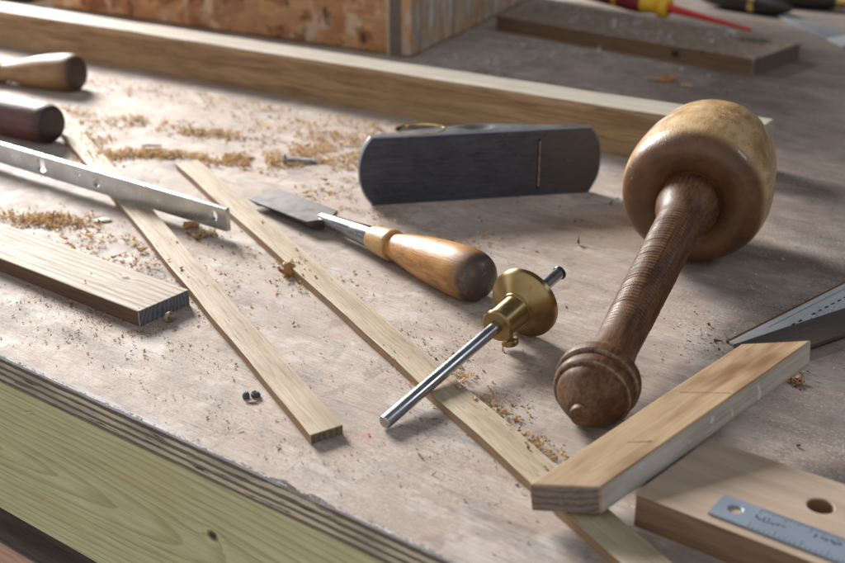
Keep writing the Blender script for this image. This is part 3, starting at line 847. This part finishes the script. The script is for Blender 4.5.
# scraper
sc = empty('scraper', (425, 1425, 0))
tag(sc, 'dark handled scraper with a wide grey flared blade, behind the knotty block', 'scraper')
pl = [(-6, -2), (19, -162), (62, -142), (14, 8)]
bm = bmesh.new(); hexa(bm, [(x, y, 1.0) for x, y in pl] + [(x, y, 3.2) for x, y in pl])
link('blade', bm, M['scraper'], sd if False else sc)
pl = [(13.6, -128), (19.2, -163.5), (63, -143), (50, -108)]
bm = bmesh.new(); hexa(bm, [(x, y, 1.2) for x, y in pl] + [(x, y, 3.5) for x, y in pl])
link('ground_end', bm, M['scraperend'], sc)
rt = along(None, (-65, 62, 6))
bm = lathe_bm(catmull([(-8, 4), (-2, 7), (4, 9), (16, 12), (45, 14), (90, 15), (112, 11), (116, 0)], 5), 40)
link('handle', bm, M['black'], sc, loc=(2, 0, 12), rot=rt, smooth=40)
bm = lathe_bm([(34, 13.9), (34.2, 14.6), (42, 14.9), (42.2, 14)], 40)
link('brass_band', bm, M['brassplain'], sc, loc=(2, 0, 12), rot=rt, smooth=40)

bh = empty('black_handle_tool', (508, 1462, 0))
tag(bh, 'black handle with a brass ferrule behind the scraper blade', 'hand tool')
rt = along(None, (-120, 66, 3))
bm = lathe_bm(catmull([(6, 9.5), (14, 12), (50, 15), (100, 14), (122, 10), (126, 0)], 5), 40)
link('handle', bm, M['black'], bh, loc=(0, 0, 14), rot=rt, smooth=40)
bm = lathe_bm(catmull([(-10, 8), (-9, 9.6), (4, 10.4), (7, 10.4), (7.2, 9)], 4), 40)
link('ferrule', bm, M['brassplain'], bh, loc=(0, 0, 14), rot=rt, smooth=40)
bm = lathe_bm([(-120, 3), (-10, 3.4), (-9, 0)], 24)
link('shank', bm, M['scraper'], bh, loc=(0, 0, 14), rot=rt, smooth=40)

# ------------------------------------------------------------------ handles on the left
lh = empty('chisel_with_pale_handle', (-314.5, 1083.5, 0), R(159.3))
tag(lh, 'pale brown turned tool handle with a dark butt, in front of the long batten', 'hand tool')
bm = lathe_bm(catmull([(-1, 0), (-.8, 8), (0, 12.5), (2.5, 15.6), (7, 17), (18, 17.2), (40, 15.6), (62, 12), (76, 9.5), (84, 8.8), (86, 8.8)], 6), 80, .15, 3)
link('handle', bm, M['lighthandle'], lh, loc=(0, 0, 17.2), rot=(0, R(4.5), 0), smooth=40)
bm = lathe_bm(catmull([(85.5, 9.4), (86, 10), (88, 10.4), (99, 9.2), (100, 8.5)], 4), 64)
link('ferrule', bm, M['brassplain'], lh, loc=(0, 0, 17.2), rot=(0, R(4.5), 0), smooth=40)
bm = lathe_bm([(99, 4.5), (150, 4), (152, 0)], 32)
link('shank', bm, M['blade'], lh, loc=(0, 0, 17.2), rot=(0, R(4.5), 0), smooth=40)
dh = empty('tool_with_dark_handle', (-291.6, 917.9, 0), R(149.4))
tag(dh, 'glossy dark mahogany tool handle with a flat butt, behind the drilled metal bar', 'hand tool')
bm = lathe_bm(catmull([(0, 0), (.1, 9), (.2, 12.6), (1.5, 14.2), (4, 15.2), (9, 15.9), (30, 16.1), (60, 15.5), (95, 13), (115, 10.5), (116, 0)], 6), 80, .1, 5)
link('handle', bm, M['darkhandle'], dh, loc=(0, 0, 16), rot=(0, 0, 0), smooth=35)
bm = lathe_bm(catmull([(114, 9.5), (115, 10.6), (128, 9.8), (129, 4)], 4), 64)
link('ferrule', bm, M['brassplain'], dh, loc=(0, 0, 16), smooth=40)

# ------------------------------------------------------------------ block plane
pn = empty('block_plane', (-34.6, 773.5, 0), math.atan2(26.9, 151.2))
tag(pn, 'dark iron block plane lying on its side with its sole facing out', 'hand plane')
H_, Lp = 48.5, 153.6
def depth(x):
    pts = [(-12, 3), (-4, 4.5), (12.8, 8.8), (30, 12.5), (53, 17), (75, 20.5), (92, 18), (116, 11.5), (140, 6), (152, 4.5), (166, 3)]
    for (a, u), (b, v) in zip(pts, pts[1:]):
        if a <= x <= b:
            t = (x - a) / (b - a); t = t * t * (3 - 2 * t) * .5 + t * .5
            return u + (v - u) * t
    return 3
outl = []
nx = 70
for k in range(nx): outl.append((Lp * k / nx, 0))
for k in range(20):
    t = k / 20; outl.append((Lp + 8.2 * (1 - abs(2 * t - 1) ** 2.5), H_ * t))
for k in range(nx): outl.append((Lp - Lp * k / nx, H_))
for k in range(20):
    t = k / 20; outl.append((-8.6 * (1 - abs(2 * t - 1) ** 2.5), H_ * (1 - t)))
bm = bmesh.new()
rows = []
cx, cz = Lp / 2, H_ / 2
for j, fr in enumerate((-1, 0, .15, .3, .45, .6, .75, .9, 1.0)):
    row = []
    for x, z in outl:
        if j == 0:
            sx = 1 - .9 / (Lp / 2); sz = 1 - .9 / (H_ / 2)
            p = (cx + (x - cx) * sx, 0, cz + (z - cz) * sz)
        else:
            y = .8 + (depth(x) - .8) * fr
            zz = z
            if z > H_ - .01:
                d = math.hypot((x - 75) / 13.5, (y - 12.5) / 4.6)
                zz -= 2.4 * max(0, 1 - d * d)
            p = (x, y, zz)
        row.append(bm.verts.new(p))
    rows.append(row)
n_ = len(outl)
for j, (a, b) in enumerate(zip(rows, rows[1:])):
    for k in range(n_):
        f = bm.faces.new((a[k], a[(k + 1) % n_], b[(k + 1) % n_], b[k]))
        f.material_index = 1 if j > 0 else 2
bm.faces.new(rows[0]); bm.faces.new(rows[-1][::-1]).material_index = 1
link('body', bm, [M['iron'], M['cheek'], M['wornedge']], pn, smooth=25)
bm = bmesh.new(); box(bm, 116.0, 117.5, -.12, 3, 5.5, 41.5)
mo = link('mouth', bm, M['void'], pn)
bm = bmesh.new()
for k in range(12):
    z = 7 + k * 2.75; w = .28 + .22 * mnoise.noise(Vector((k * .8, 0, 2)))
    box(bm, 117.15 - w, 117.15 + w, -.25, 0, z, z + 2.7)
link('trapped_shaving', bm, M['sliver'], mo)
bm = lathe_bm([(7, 0), (7, 16), (8, 17), (46.6, 17), (47.6, 16.4), (47.6, 0)], 64)
bmesh.ops.scale(bm, vec=(1, .76, 1), verts=bm.verts[:])
lc = link('lever_cap', bm, M['blacksteel'], pn, loc=(36, 14.8, 0), rot=(0, R(-90), 0), smooth=40)
bm = lathe_bm([(47.62, 15.9), (48.7, 16.2), (48.9, 17.3), (47.2, 17.7), (46, 17.05)], 64)
bmesh.ops.delete(bm, geom=[f for f in bm.faces if len(f.verts) > 4], context='FACES')
bmesh.ops.scale(bm, vec=(1, .76, 1), verts=bm.verts[:])
link('brass_rim', bm, M['brassplain'], lc, smooth=40)

# ------------------------------------------------------------------ chisel
ch = empty('bench_chisel', (37.3, 608.5, 0), R(130.38))
tag(ch, 'wide steel chisel with a worn yellow-brown wooden handle, lying in front of the block plane', 'chisel')
CZ, CR = 15.1, (0, R(2.75), 0)
prof = [(1.6, 0), (2.0, 4), (3.3, 7.7), (5.6, 10.9), (9, 13.2), (13.5, 14.6), (20, 15.1), (29, 14.9), (42, 14.0), (56, 12.5), (70, 10.3), (79, 8.5), (84, 7.4), (86, 7.2)]
bm = lathe_bm(catmull(prof, 6), 96, .25, 2)
link('handle', bm, M['chandle'], ch, loc=(0, 0, CZ), rot=CR, smooth=40)
prof = [(84.0, 6), (84.3, 9.0), (85, 9.6), (87, 9.8), (96, 8.9), (103.4, 7.9), (104, 7.5)]
bm = lathe_bm(catmull(prof, 5), 80, .12, 5)
link('ferrule', bm, M['cferrule'], ch, loc=(0, 0, CZ), rot=CR, smooth=35)
prof = [(103.6, 7.2), (104.6, 6.9), (115, 6.4), (130, 5.6), (144, 4.9), (151, 4.5), (158, 3.8), (163, 1.5), (164, 0)]
bm = lathe_bm(catmull(prof, 5), 64, .08, 9)
link('socket', bm, M['socket'], ch, loc=(0, 0, CZ), rot=CR, smooth=40)
# blade: flat back upwards, bevelled edges, ground tip; cross sections along x
secs = []
for x, w, zt, zb, bw in ((149, 3.4, 2.2, -3.2, .75), (152, 4.5, 2.2, -3.2, .8), (154.5, 7.5, 2.2, -3.1, .85), (156.4, 11.2, 2.1, -3.0, .85), (157.6, 12.5, 2.0, -2.9, .84), (166, 12.6, 2.0, -2.6, .8),
                         (190, 12.7, 2.0, -1.9, .78), (212, 12.8, 2.0, -1.4, .76), (216, 12.8, 2.0, -1.2, .9), (226.5, 12.9, 2.0, 1.75, .99)):
    secs.append([(x, -w, zt - .25), (x, -w + .25, zt), (x, w - .25, zt), (x, w, zt - .25), (x, w, zt - 1.1 if zb < 1 else zb), (x, w * bw, zb), (x, -w * bw, zb), (x, -w, zt - 1.1 if zb < 1 else zb)])
bm = bmesh.new()
vr = [[bm.verts.new(p) for p in s] for s in secs]
for a, b in zip(vr, vr[1:]):
    for k in range(8): bm.faces.new((a[k], a[(k + 1) % 8], b[(k + 1) % 8], b[k]))
bm.faces.new(vr[0]); bm.faces.new(vr[-1][::-1])
bmesh.ops.rotate(bm, verts=bm.verts[:], cent=(157, 0, 0), matrix=Matrix.Rotation(R(-4), 3, 'X'))
link('blade', bm, M['blade'], ch, loc=(0, 0, CZ), rot=CR, smooth=25)

# ------------------------------------------------------------------ marking gauge
mg = empty('marking_gauge', (-17.5, 474.4, 0), R(53.84))
tag(mg, 'brass wheel marking gauge on a round steel rod, resting across the thin strip', 'marking gauge')
GZ, GR = 3.6, (0, R(-7.5), 0)
bm = lathe_bm([(0, 0), (0, 2.5), (.5, 3.1), (1, 3.25), (156, 3.25), (157, 3.1), (157, 0)], 64)
link('rod', bm, M['rod'], mg, loc=(0, 0, GZ), rot=GR, smooth=30)
prof = [(94.0, 3.3), (94.0, 7.9), (94.4, 8.4), (95.0, 8.8), (96.0, 8.8), (96.4, 8.5), (96.6, 8.1), (112.0, 8.2), (112.4, 8.5), (112.6, 9.2), (113.4, 9.6), (118.6, 17.9), (119.3, 18.8), (120.0, 19.2),
        (122.8, 19.2), (123.4, 18.8), (123.6, 18.2), (123.6, 3.3)]
bm = lathe_bm(prof, 128)
bmesh.ops.delete(bm, geom=[f for f in bm.faces if len(f.verts) > 4], context='FACES')
link('fence_head', bm, M['brass'], mg, loc=(0, 0, GZ), rot=GR, smooth=28)
bm = lathe_bm([(0, 2), (6.5, 2), (6.6, 4.2), (7.2, 4.6), (9.2, 4.6), (9.8, 4.2), (9.8, 0)], 40)
pa = math.sin(R(6.67)) * 104
link('thumb_screw', bm, M['brass'], mg, loc=(102.5, -1.5, GZ + pa - 3), rot=(R(0), R(84), R(-70)), smooth=30)
bm = lathe_bm([(156.2, 0), (156.2, 3.6), (156.7, 3.9), (157.4, 4.0), (158.2, 3.2), (158.2, 2.2), (159.0, 2.0), (159.0, 0)], 48)
link('cutting_wheel', bm, M['blacksteel'], mg, loc=(0, 0, GZ), rot=GR, smooth=30)

# ------------------------------------------------------------------ mallet
ml = empty('carving_mallet', (80.4, 485.9, 0), R(66.71))
tag(ml, 'round wooden carving mallet with a big scuffed golden head and a ribbed dark brown handle', 'mallet')
MZ, MR = 18.7, (0, R(-7.0), 0)
prof = catmull([(-29.6, 0), (-29.4, 3.2), (-28.9, 4.6), (-27.8, 5.1), (-26.2, 5.2), (-25.4, 5.5), (-24.6, 7.0), (-21.5, 9.8), (-18.0, 12.6), (-14.8, 14.9), (-12.4, 15.9), (-11.5, 16.0), (-11.0, 17.2), (-10.1, 18.2), (-8.0, 18.6), (-5.0, 18.2),
                (-3.5, 17.1), (-2.9, 17.5), (-2.3, 19.2), (-1.4, 19.7), (1.2, 19.8), (3.0, 19.6), (3.8, 19.1), (4.3, 17.6), (5.0, 16.4), (7, 15.4), (10, 14.2), (15, 12.6), (21, 11.6), (28, 11.0), (34, 10.7)], 5)
x = 35.0
while x < 164:                                    # turned grooves of the grip
    base = 10.8 + 2.0 * (x - 34) / 130
    fade = min(1, (x - 35) / 25) * min(1, (164 - x) / 12)
    depth_ = .40 * fade * (.8 + .7 * mnoise.noise(Vector((x * .2, 0, 0))))
    prof.append((x, base + depth_ * math.sin(x * 2 * math.pi / 3.0)))
    x += .45
prof += catmull([(164.5, 12.8), (168, 13.2), (172, 14.5), (177, 16.3), (183, 17.8), (189, 18.2), (195, 17.4), (199, 16.8)], 6)
bm = lathe_bm(prof, 112, .2, 4)
link('handle', bm, M['mhandle'], ml, loc=(0, 0, MZ), rot=MR, smooth=50)
prof = catmull([(199, 6), (197.4, 16.9), (196.4, 18.6), (194.8, 21), (193.0, 25), (191.8, 29), (191.6, 32.5), (192.8, 36.2), (195.8, 39.6), (200.5, 42.2), (207, 43.7), (217, 44.1), (233, 43.0),
                (250, 40.9), (262, 38.4), (269, 35.2), (273.2, 29.5), (275.8, 16), (276.5, 0)], 7)
bm = lathe_bm(prof, 128, .7, 6)
link('head', bm, M['head'], ml, loc=(0, 0, MZ), rot=MR, smooth=60)

# ------------------------------------------------------------------ small countable bits
sw = empty('wood_screw', (-105.6, 868.0, 0), R(2))
tag(sw, 'small zinc screw lying in the golden sawdust left of the block plane', 'screw')
bm = lathe_bm([(0, 0), (0, 3.6), (.8, 3.7), (2.6, 2.0), (3, 0)], 24); link('head', bm, M['zinc'], sw, loc=(0, 0, 3.6), smooth=30)
pr_ = [(2.4, 1.6)]
x = 4.0
while x < 24: pr_ += [(x, 1.3), (x + .5, 1.9)]; x += 1.0
pr_ += [(27, .3), (27.4, 0)]
bm = lathe_bm(pr_, 20); link('shank', bm, M['zinc'], sw, loc=(0, 0, 3.6), rot=(0, R(5), 0), smooth=30)

def bit(name, label, cat, loc, mat, f, group=None):
    bm = bmesh.new(); f(bm)
    o = link(name, bm, mat, None, loc=loc)
    return tag(o, label, cat, group)
def lump(sx, sy, sz, seed, rough=.35, sub=3):
    def f(bm):
        bmesh.ops.create_icosphere(bm, subdivisions=sub, radius=1)
        for v in bm.verts:
            d = 1 + rough * mnoise.noise(v.co * 1.6 + Vector((seed, 0, 0))) + rough * .5 * mnoise.noise(v.co * 4 + Vector((seed, 5, 0)))
            v.co = Vector((v.co.x * sx * d, v.co.y * sy * d, max(v.co.z * sz * d, -sz * .75) + sz * .75))
    return f
bit('dark_pellet', 'small dark lump beside the thin strip, the one nearer the bench edge', 'debris', (-84.5, 504.5, 0), M['nut'], lump(2.0, 1.8, 1.7, 3), 'dark lumps by the strip')
bit('dark_pellet', 'small dark lump beside the thin strip, the one touching the strip side', 'debris', (-80.0, 505.5, 0), M['nut'], lump(2.2, 1.7, 1.8, 9), 'dark lumps by the strip')
bit('wood_chip', 'thin brown wood chip just below the two dark lumps', 'chip', (-80.5, 499.5, .2), M['sliver'], lump(2.4, .8, .5, 5))
def curl(bm, r=4.0, w=3.0, turns=1.0, seed=0, ribbons=4):
    gg = random.Random(seed)
    for q in range(ribbons):
        n = 26; A, B = [], []
        m = Matrix.Rotation(gg.uniform(0, 6.28), 3, 'Z') @ Matrix.Rotation(gg.uniform(-.9, .9), 3, 'X')
        c = Vector((gg.uniform(-.5, .5) * r, gg.uniform(-.5, .5) * r, 0)); r0 = r * gg.uniform(.35, .8)
        ww = w * gg.uniform(.4, 1.0); tt = turns * gg.uniform(.5, 1.1); a0 = gg.uniform(0, 6.28)
        for k in range(n + 1):
            t = k / n; a = a0 + t * tt * 2 * math.pi
            rr = r0 * (1 - .5 * t) * (1 + .35 * mnoise.noise(Vector((t * 4, seed, q))))
            e = ww * (.25 + .75 * math.sin(math.pi * (.08 + .86 * t))) * .5
            sh = r0 * .7 * mnoise.noise(Vector((t * 3, seed + 3, q)))
            for lst, sg in ((A, -1), (B, 1)):
                v = m @ Vector((rr * math.cos(a), sg * e + sh, rr * math.sin(a) + .15 * sg)) + c
                lst.append(v)
        zmin = min(v.z for v in A + B)
        A = [bm.verts.new(v - Vector((0, 0, zmin - .1))) for v in A]; B = [bm.verts.new(v - Vector((0, 0, zmin - .1))) for v in B]
        for k in range(n): bm.faces.new((A[k], A[k + 1], B[k + 1], B[k]))
def solid(o, t=.12):
    md = o.modifiers.new('thickness', 'SOLIDIFY'); md.thickness = t * MM; md.offset = 0
    return o
o = bit('wood_shaving', 'curled reddish shaving against the long thin strip', 'shaving', (-80.0, 655.5, 0), M['curl'], lambda b: curl(b, 6.5, 4.5, .9, 1, 7)); o.rotation_euler[2] = R(40); solid(o)
o = bit('wood_shaving', 'small golden shaving between the gauge wheel and the mallet', 'shaving', (68.0, 633.0, 0), M['curl'], lambda b: curl(b, 3.6, 2.6, .7, 4, 4)); o.rotation_euler[2] = R(20); solid(o, .3)
o = bit('wood_shaving', 'loose brown curl under the far end of the propped offcut', 'shaving', (183.0, 520.0, 0), M['curl'], lambda b: curl(b, 5, 3.4, .8, 7, 6)); o.rotation_euler[2] = R(-30); solid(o)
o = bit('wood_shaving', 'grey curl against the dark end of the oak board', 'shaving', (-138.0, 590.0, 0), M['pale'], lambda b: curl(b, 4.2, 3.4, .8, 11, 6)); o.rotation_euler[2] = R(55); solid(o)
bit('wood_chip', 'brown wood chip lying alone between the batten and the knotty block', 'chip', (232, 1122, 0), M['curl'], lump(10, 7, 3.2, 14, .5))
bit('wood_chip', 'small pale wood chip right of the brown chip near the knotty block', 'chip', (246, 1098, 0), M['sliver'], lump(6, 4, 2.2, 21, .4))
bit('wood_chip', 'square pale wood chip left of the thin strip near the drilled bar', 'chip', (-211.0, 744.0, 0), M['straw'], lump(5.5, 3.0, 1.1, 31, .3))
bit('dark_splinter', 'thin black splinter on the sawdust near the end of the long thin strip', 'splinter', (-212, 905, 2), M['nut'], lump(9.0, 1.0, .8, 35, .25))
bit('dust_clump', 'small dark brown speck pile beside the pale strip under the bar', 'debris', (-151.0, 733.0, 0), M['curl'], lump(5, 3.5, 2.4, 41, .6))

# ------------------------------------------------------------------ sawdust
def flake(bm, c, size, g, flat=.35):
    if size < .3: flat = .14
    """small irregular bent chip, real thickness."""
    n = g.choice((3, 4, 5))
    yaw = g.uniform(0, 6.28); k_ = .3 if size < .3 else 1.0; tl = g.uniform(-.7, .7) * k_; tl2 = g.uniform(-.5, .5) * k_
    m = Matrix.Rotation(yaw, 3, 'Z') @ Matrix.Rotation(tl, 3, 'X') @ Matrix.Rotation(tl2, 3, 'Y')
    el = g.uniform(.9, 1.8) if g.random() < .88 else g.uniform(2.5, 4.5); pts = []
    for k in range(n):
        a = 2 * math.pi * k / n + g.uniform(-.4, .4); r = size * g.uniform(.6, 1.1)
        pts.append((r * math.cos(a) * el, r * math.sin(a)))
    th = size * flat * g.uniform(.5, 1.4)
    lo = [m @ Vector((x, y, -th + .25 * x * x / size)) for x, y in pts]
    hi = [m @ Vector((x * .85, y * .85, th + .25 * x * x / size)) for x, y in pts]
    base = min(v.z for v in lo + hi)
    sh = Vector((c[0], c[1], c[2] - base))
    lo = [bm.verts.new(v + sh) for v in lo]; hi = [bm.verts.new(v + sh) for v in hi]
    for k in range(n): bm.faces.new((lo[k], lo[(k + 1) % n], hi[(k + 1) % n], hi[k]))
    bm.faces.new(hi); bm.faces.new(lo[::-1])

# footprints of things on the bench, so that dust lies beside them and not inside them
def quad(o, yaw, x0, x1, y0, y1):
    return (o[0], o[1], math.cos(yaw), math.sin(yaw), x0, x1, y0, y1)
KEEP = [quad((239.5, 827.2), R(-32.9), -1150, 0, -.5, 34), quad((-152, 582.1), R(-37.3), -520, 0, 0, 36.5), quad((-49.8, 461.1), R(-62.94), -606, 0, 0, 16.6),
        quad((74.1, 369.2), R(-62.0), -549, 130, 0, 17), quad((-34.6, 773.5), R(10.1), -9, 163, -.5, 30), quad((oQ.x, oQ.y), yawQ, 0, 300, 0, 56)]
TOPZ = {1: 9.4, 2: 5.0, 3: 5.0, 5: 15.0}
def ground(x, y):
    for i, (ox_, oy_, c, s, x0, x1, y0, y1) in enumerate(KEEP):
        dx, dy = x - ox_, y - oy_; u = dx * c + dy * s; v = -dx * s + dy * c
        if x0 <= u <= x1 and y0 <= v <= y1: return i
    return None
def scatter(bm, clumps, g, size, edge_ok=False, pile=1.0, on_top=0.12):
    for cx, cy, rx, ry, rot, n in clumps:
        c, s = math.cos(R(rot)), math.sin(R(rot))
        for k in range(n):
            u, v = g.gauss(0, .5), g.gauss(0, .5)
            x = cx + rx * u * c - ry * v * s; y = cy + rx * u * s + ry * v * c
            if mnoise.noise(Vector((x * .06, y * .06, 3))) < -.2: continue
            ed = (x + 216) * .6018 + (y - 547.3) * .7986
            if ed < 2: continue
            h = ground(x, y); z = 0.02
            if h is not None:
                if h in TOPZ and g.random() < on_top: z = TOPZ[h] + .02
                else: continue
            d = u * u + v * v
            z += max(0, pile * math.exp(-2.2 * d) * g.random()) if h is None else 0
            flake(bm, (x, y, z), g.uniform(*size) * (1.25 if g.random() < .12 else 1), g)
g = random.Random(21)
bm = bmesh.new()
# (x, y, rx, ry, turn, count) in millimetres on the bench
gold = [(-212, 893, 46, 12, -8, 150), (-165, 880, 60, 11, -6, 230), (-120, 868, 55, 14, -5, 260), (-93, 893, 46, 22, -8, 190), (-78, 926, 55, 26, 0, 130), (-95, 960, 70, 30, -25, 110),
        (-232, 885, 30, 9, 0, 70), (-212, 958, 44, 9, -20, 90), (-236, 985, 44, 10, -15, 80), (-165, 943, 40, 14, -12, 120), (-268, 930, 20, 26, 30, 120), (-248, 880, 16, 24, 30, 110),
        (-305, 1000, 66, 20, -28, 210), (-330, 985, 50, 16, -28, 120), (-60, 872, 36, 30, 0, 95), (-48, 915, 50, 22, -30, 110), (-30, 960, 80, 16, -32, 90), (-175, 1040, 150, 22, -32, 130),
        (-300, 1110, 120, 18, -32, 60), (-245, 742, 38, 17, -10, 240), (-262, 750, 30, 9, 0, 60), (-290, 745, 40, 22, 0, 40), (-196, 700, 42, 20, -20, 70), (-170, 668, 40, 26, -20, 45),
        (-140, 715, 14, 9, -40, 60), (-52, 800, 46, 46, 0, 70), (-30, 735, 50, 32, 0, 26), (14, 700, 36, 26, 0, 40), (40, 650, 26, 22, 0, 26), (-78, 658, 10, 10, 0, 40), (-62, 640, 22, 20, 0, 24),
        (-96, 690, 30, 26, 0, 30), (-68, 742, 34, 9, -40, 34), (44, 470, 10, 46, 28, 90), (22, 520, 9, 34, 28, 40), (-150, 640, 60, 40, 0, 30), (160, 940, 120, 60, -20, 24)]
gold = [(a, b, c, d, e, int(f * 3.2)) for a, b, c, d, e, f in gold]
scatter(bm, gold, g, (.3, .95), pile=3.2)
scatter(bm, [(a, b, c * 1.3, d * 1.5, e, int(f * 1.3)) for a, b, c, d, e, f in gold], g, (.12, .29), pile=1.0)
for k in range(130):
    x, y = g.uniform(-330, 60), g.uniform(520, 1080)
    h = ground(x, y)
    if (x + 216) * .6018 + (y - 547.3) * .7986 < 3 or h == 0 or h == 4 or (h is not None and g.random() < .6): continue
    flake(bm, (x, y, 0.02 if h is None else TOPZ[h] + .02), g.uniform(.35, .95), g)
o = link('sawdust', bm, M['gold'])
tag(o, 'golden sawdust and small chips scattered in drifts over the bench', 'sawdust', kind='stuff')
bm = bmesh.new()
pale = [(-168, 590, 70, 7, -37, 150), (-195, 606, 60, 8, -37, 90), (-140, 583, 26, 8, 30, 110), (-118, 600, 14, 14, 30, 40), (12, 560, 30, 22, 40, 120), (24, 500, 22, 26, 35, 120), (0, 470, 22, 22, 0, 70), (-8, 545, 22, 30, 0, 70),
        (-180, 570, 60, 16, -37, 60), (-216, 600, 60, 30, -37, 60), (-130, 540, 70, 30, -37, 40), (-60, 560, 60, 50, 0, 50), (-230, 690, 60, 40, 0, 40), (30, 610, 40, 40, 0, 50), (40, 440, 30, 30, 0, 30), (-100, 490, 90, 12, -37, 50)]
scatter(bm, pale, g, (.2, .55), pile=1.0, on_top=.03)
scatter(bm, [(a, b, c * 1.25, d * 1.25, e, int(f * 2.4)) for a, b, c, d, e, f in pale], g, (.12, .26), pile=.5, on_top=.0)
scatter(bm, [(60, 520, 60, 26, 55, 700), (-20, 620, 80, 50, 0, 500), (20, 425, 60, 40, -37, 420), (-70, 470, 80, 20, -37, 420), (95, 540, 20, 50, -20, 300)], g, (.12, .28), pile=.3, on_top=.0)
for k in range(200):
    x, y = g.uniform(-330, 150), g.uniform(400, 900)
    h = ground(x, y)
    if (x + 216) * .6018 + (y - 547.3) * .7986 < 3 or h in (0, 4, 5) or (h is not None and g.random() < .8): continue
    flake(bm, (x, y, 0.02 if h is None else TOPZ[h] + .02), g.uniform(.15, .42), g)
o = link('fine_sawdust', bm, M['pale'])
tag(o, 'fine pale wood dust and crumbs along the oak board and the strips', 'sawdust', kind='stuff')
bm = bmesh.new()
brown = [(-168, 700, 60, 50, 0, 8), (-60, 660, 70, 60, 0, 6), (150, 560, 40, 14, 20, 12), (158, 590, 26, 18, 20, 5), (180, 520, 20, 10, 40, 20), (200, 480, 40, 40, 0, 14), (-140, 715, 12, 8, -40, 34), (46, 440, 10, 36, 28, 40), (250, 1100, 90, 50, -20, 30), (100, 760, 90, 50, 0, 24), (-145, 930, 30, 12, -10, 40)]
scatter(bm, brown, g, (.35, .95), pile=1.0, on_top=.05)
o = link('brown_crumbs', bm, M['brownchip'])
tag(o, 'dark brown crumbs and bark bits strewn across the bench top', 'debris', kind='stuff')
bm = bmesh.new()
fl = [(150, 585, 26, 20, 10, 70), (158, 575, 30, 10, 10, 60), (190, 640, 50, 36, 0, 110), (150, 560, 34, 12, 20, 120), (205, 690, 60, 40, 0, 36), (215, 530, 22, 16, 0, 24), (60, 1180, 60, 70, -30, 330), (120, 1250, 60, 30, -40, 160), (190, 1225, 110, 10, -42, 90), (20, 1190, 30, 60, -30, 140), (300, 1125, 40, 12, -40, 26)]
scatter(bm, fl, g, (.16, .5), pile=.6)
scatter(bm, [(60, 1185, 50, 60, -30, 260), (110, 1245, 60, 30, -40, 160), (40, 1150, 50, 40, -30, 160), (190, 1222, 110, 10, -42, 80)], g, (.6, 1.5), pile=1.5)
for k in range(420):                               # dust lying on the knotty block
    u, v = g.uniform(-310, -60), g.uniform(4, 92)
    x = 317.2 + u * math.cos(yawK) - v * math.sin(yawK); y = 1137.4 + u * math.sin(yawK) + v * math.cos(yawK)
    if mnoise.noise(Vector((x * .02, y * .02, 9))) < -.1: continue
    flake(bm, (x, y, 17.55), g.uniform(.5, 1.3), g)
o = link('white_dust', bm, M['fleck'])
tag(o, 'whitish dust flecks beside the tarnished rule and at the back of the bench', 'dust', kind='stuff')

# ------------------------------------------------------------------ light
def area(name, loc, target, sx, sy, power, color, spread=180):
    l = bpy.data.lights.new(name, 'AREA'); l.shape = 'RECTANGLE'; l.size = sx; l.size_y = sy
    l.energy = power; l.color = color; l.spread = R(spread)
    o = bpy.data.objects.new(name, l); col.objects.link(o)
    o.location = loc
    o.rotation_euler = (Vector(target) - Vector(loc)).to_track_quat('-Z', 'Y').to_euler()
    return o
area('window_light', (-1.22, 2.58, 1.06), (-.25, .62, 0), .85, .72, 106, (1.0, .985, .965), 150)
area('side_window_light', (1.45, .45, 1.15), (.1, .65, 0), .32, .42, 4.2, (.74, .85, 1.0))

w = bpy.data.worlds.new('World'); scene.world = w; w.use_nodes = True
nt = w.node_tree; nt.nodes.clear()
out = nt.nodes.new('ShaderNodeOutputWorld'); bg = nt.nodes.new('ShaderNodeBackground')
tc = nt.nodes.new('ShaderNodeTexCoord')
dp = nt.nodes.new('ShaderNodeVectorMath'); dp.operation = 'DOT_PRODUCT'
dp.inputs[1].default_value = Vector((-.54, -.74, .22)).normalized()
nt.links.new(tc.outputs['Generated'], dp.inputs[0])
rp = nt.nodes.new('ShaderNodeValToRGB'); rp.color_ramp.interpolation = 'EASE'
mr = nt.nodes.new('ShaderNodeMapRange'); mr.inputs['From Min'].default_value = -1; mr.inputs['From Max'].default_value = 1
nt.links.new(dp.outputs['Value'], mr.inputs['Value']); nt.links.new(mr.outputs[0], rp.inputs[0])
e = rp.color_ramp.elements
e[0].position = .12; e[0].color = (.02, .021, .024, 1)
e[1].position = .95; e[1].color = (.94, .95, .98, 1)
q = e.new(.55); q.color = (.165, .171, .182, 1)
nt.links.new(rp.outputs[0], bg.inputs['Color']); bg.inputs['Strength'].default_value = .73
nt.links.new(bg.outputs[0], out.inputs['Surface'])

# ------------------------------------------------------------------ camera
cam = bpy.data.cameras.new('camera'); co = bpy.data.objects.new('camera', cam); col.objects.link(co)
co.location = (0, 0, .280); co.rotation_euler = (R(90 - 23.5), 0, 0)
cam.sensor_width = 36; cam.lens = 1200 / 845 * 36
cam.clip_start = .01; cam.clip_end = 50
cam.dof.use_dof = True; cam.dof.focus_distance = .615; cam.dof.aperture_fstop = 9.5; cam.dof.aperture_blades = 7
scene.camera = co
vs = scene.view_settings
vs.view_transform = 'Standard'; vs.look = 'None'; vs.exposure = .22; vs.gamma = 1
scene.render.engine = 'CYCLES'
scene.cycles.use_denoising = True
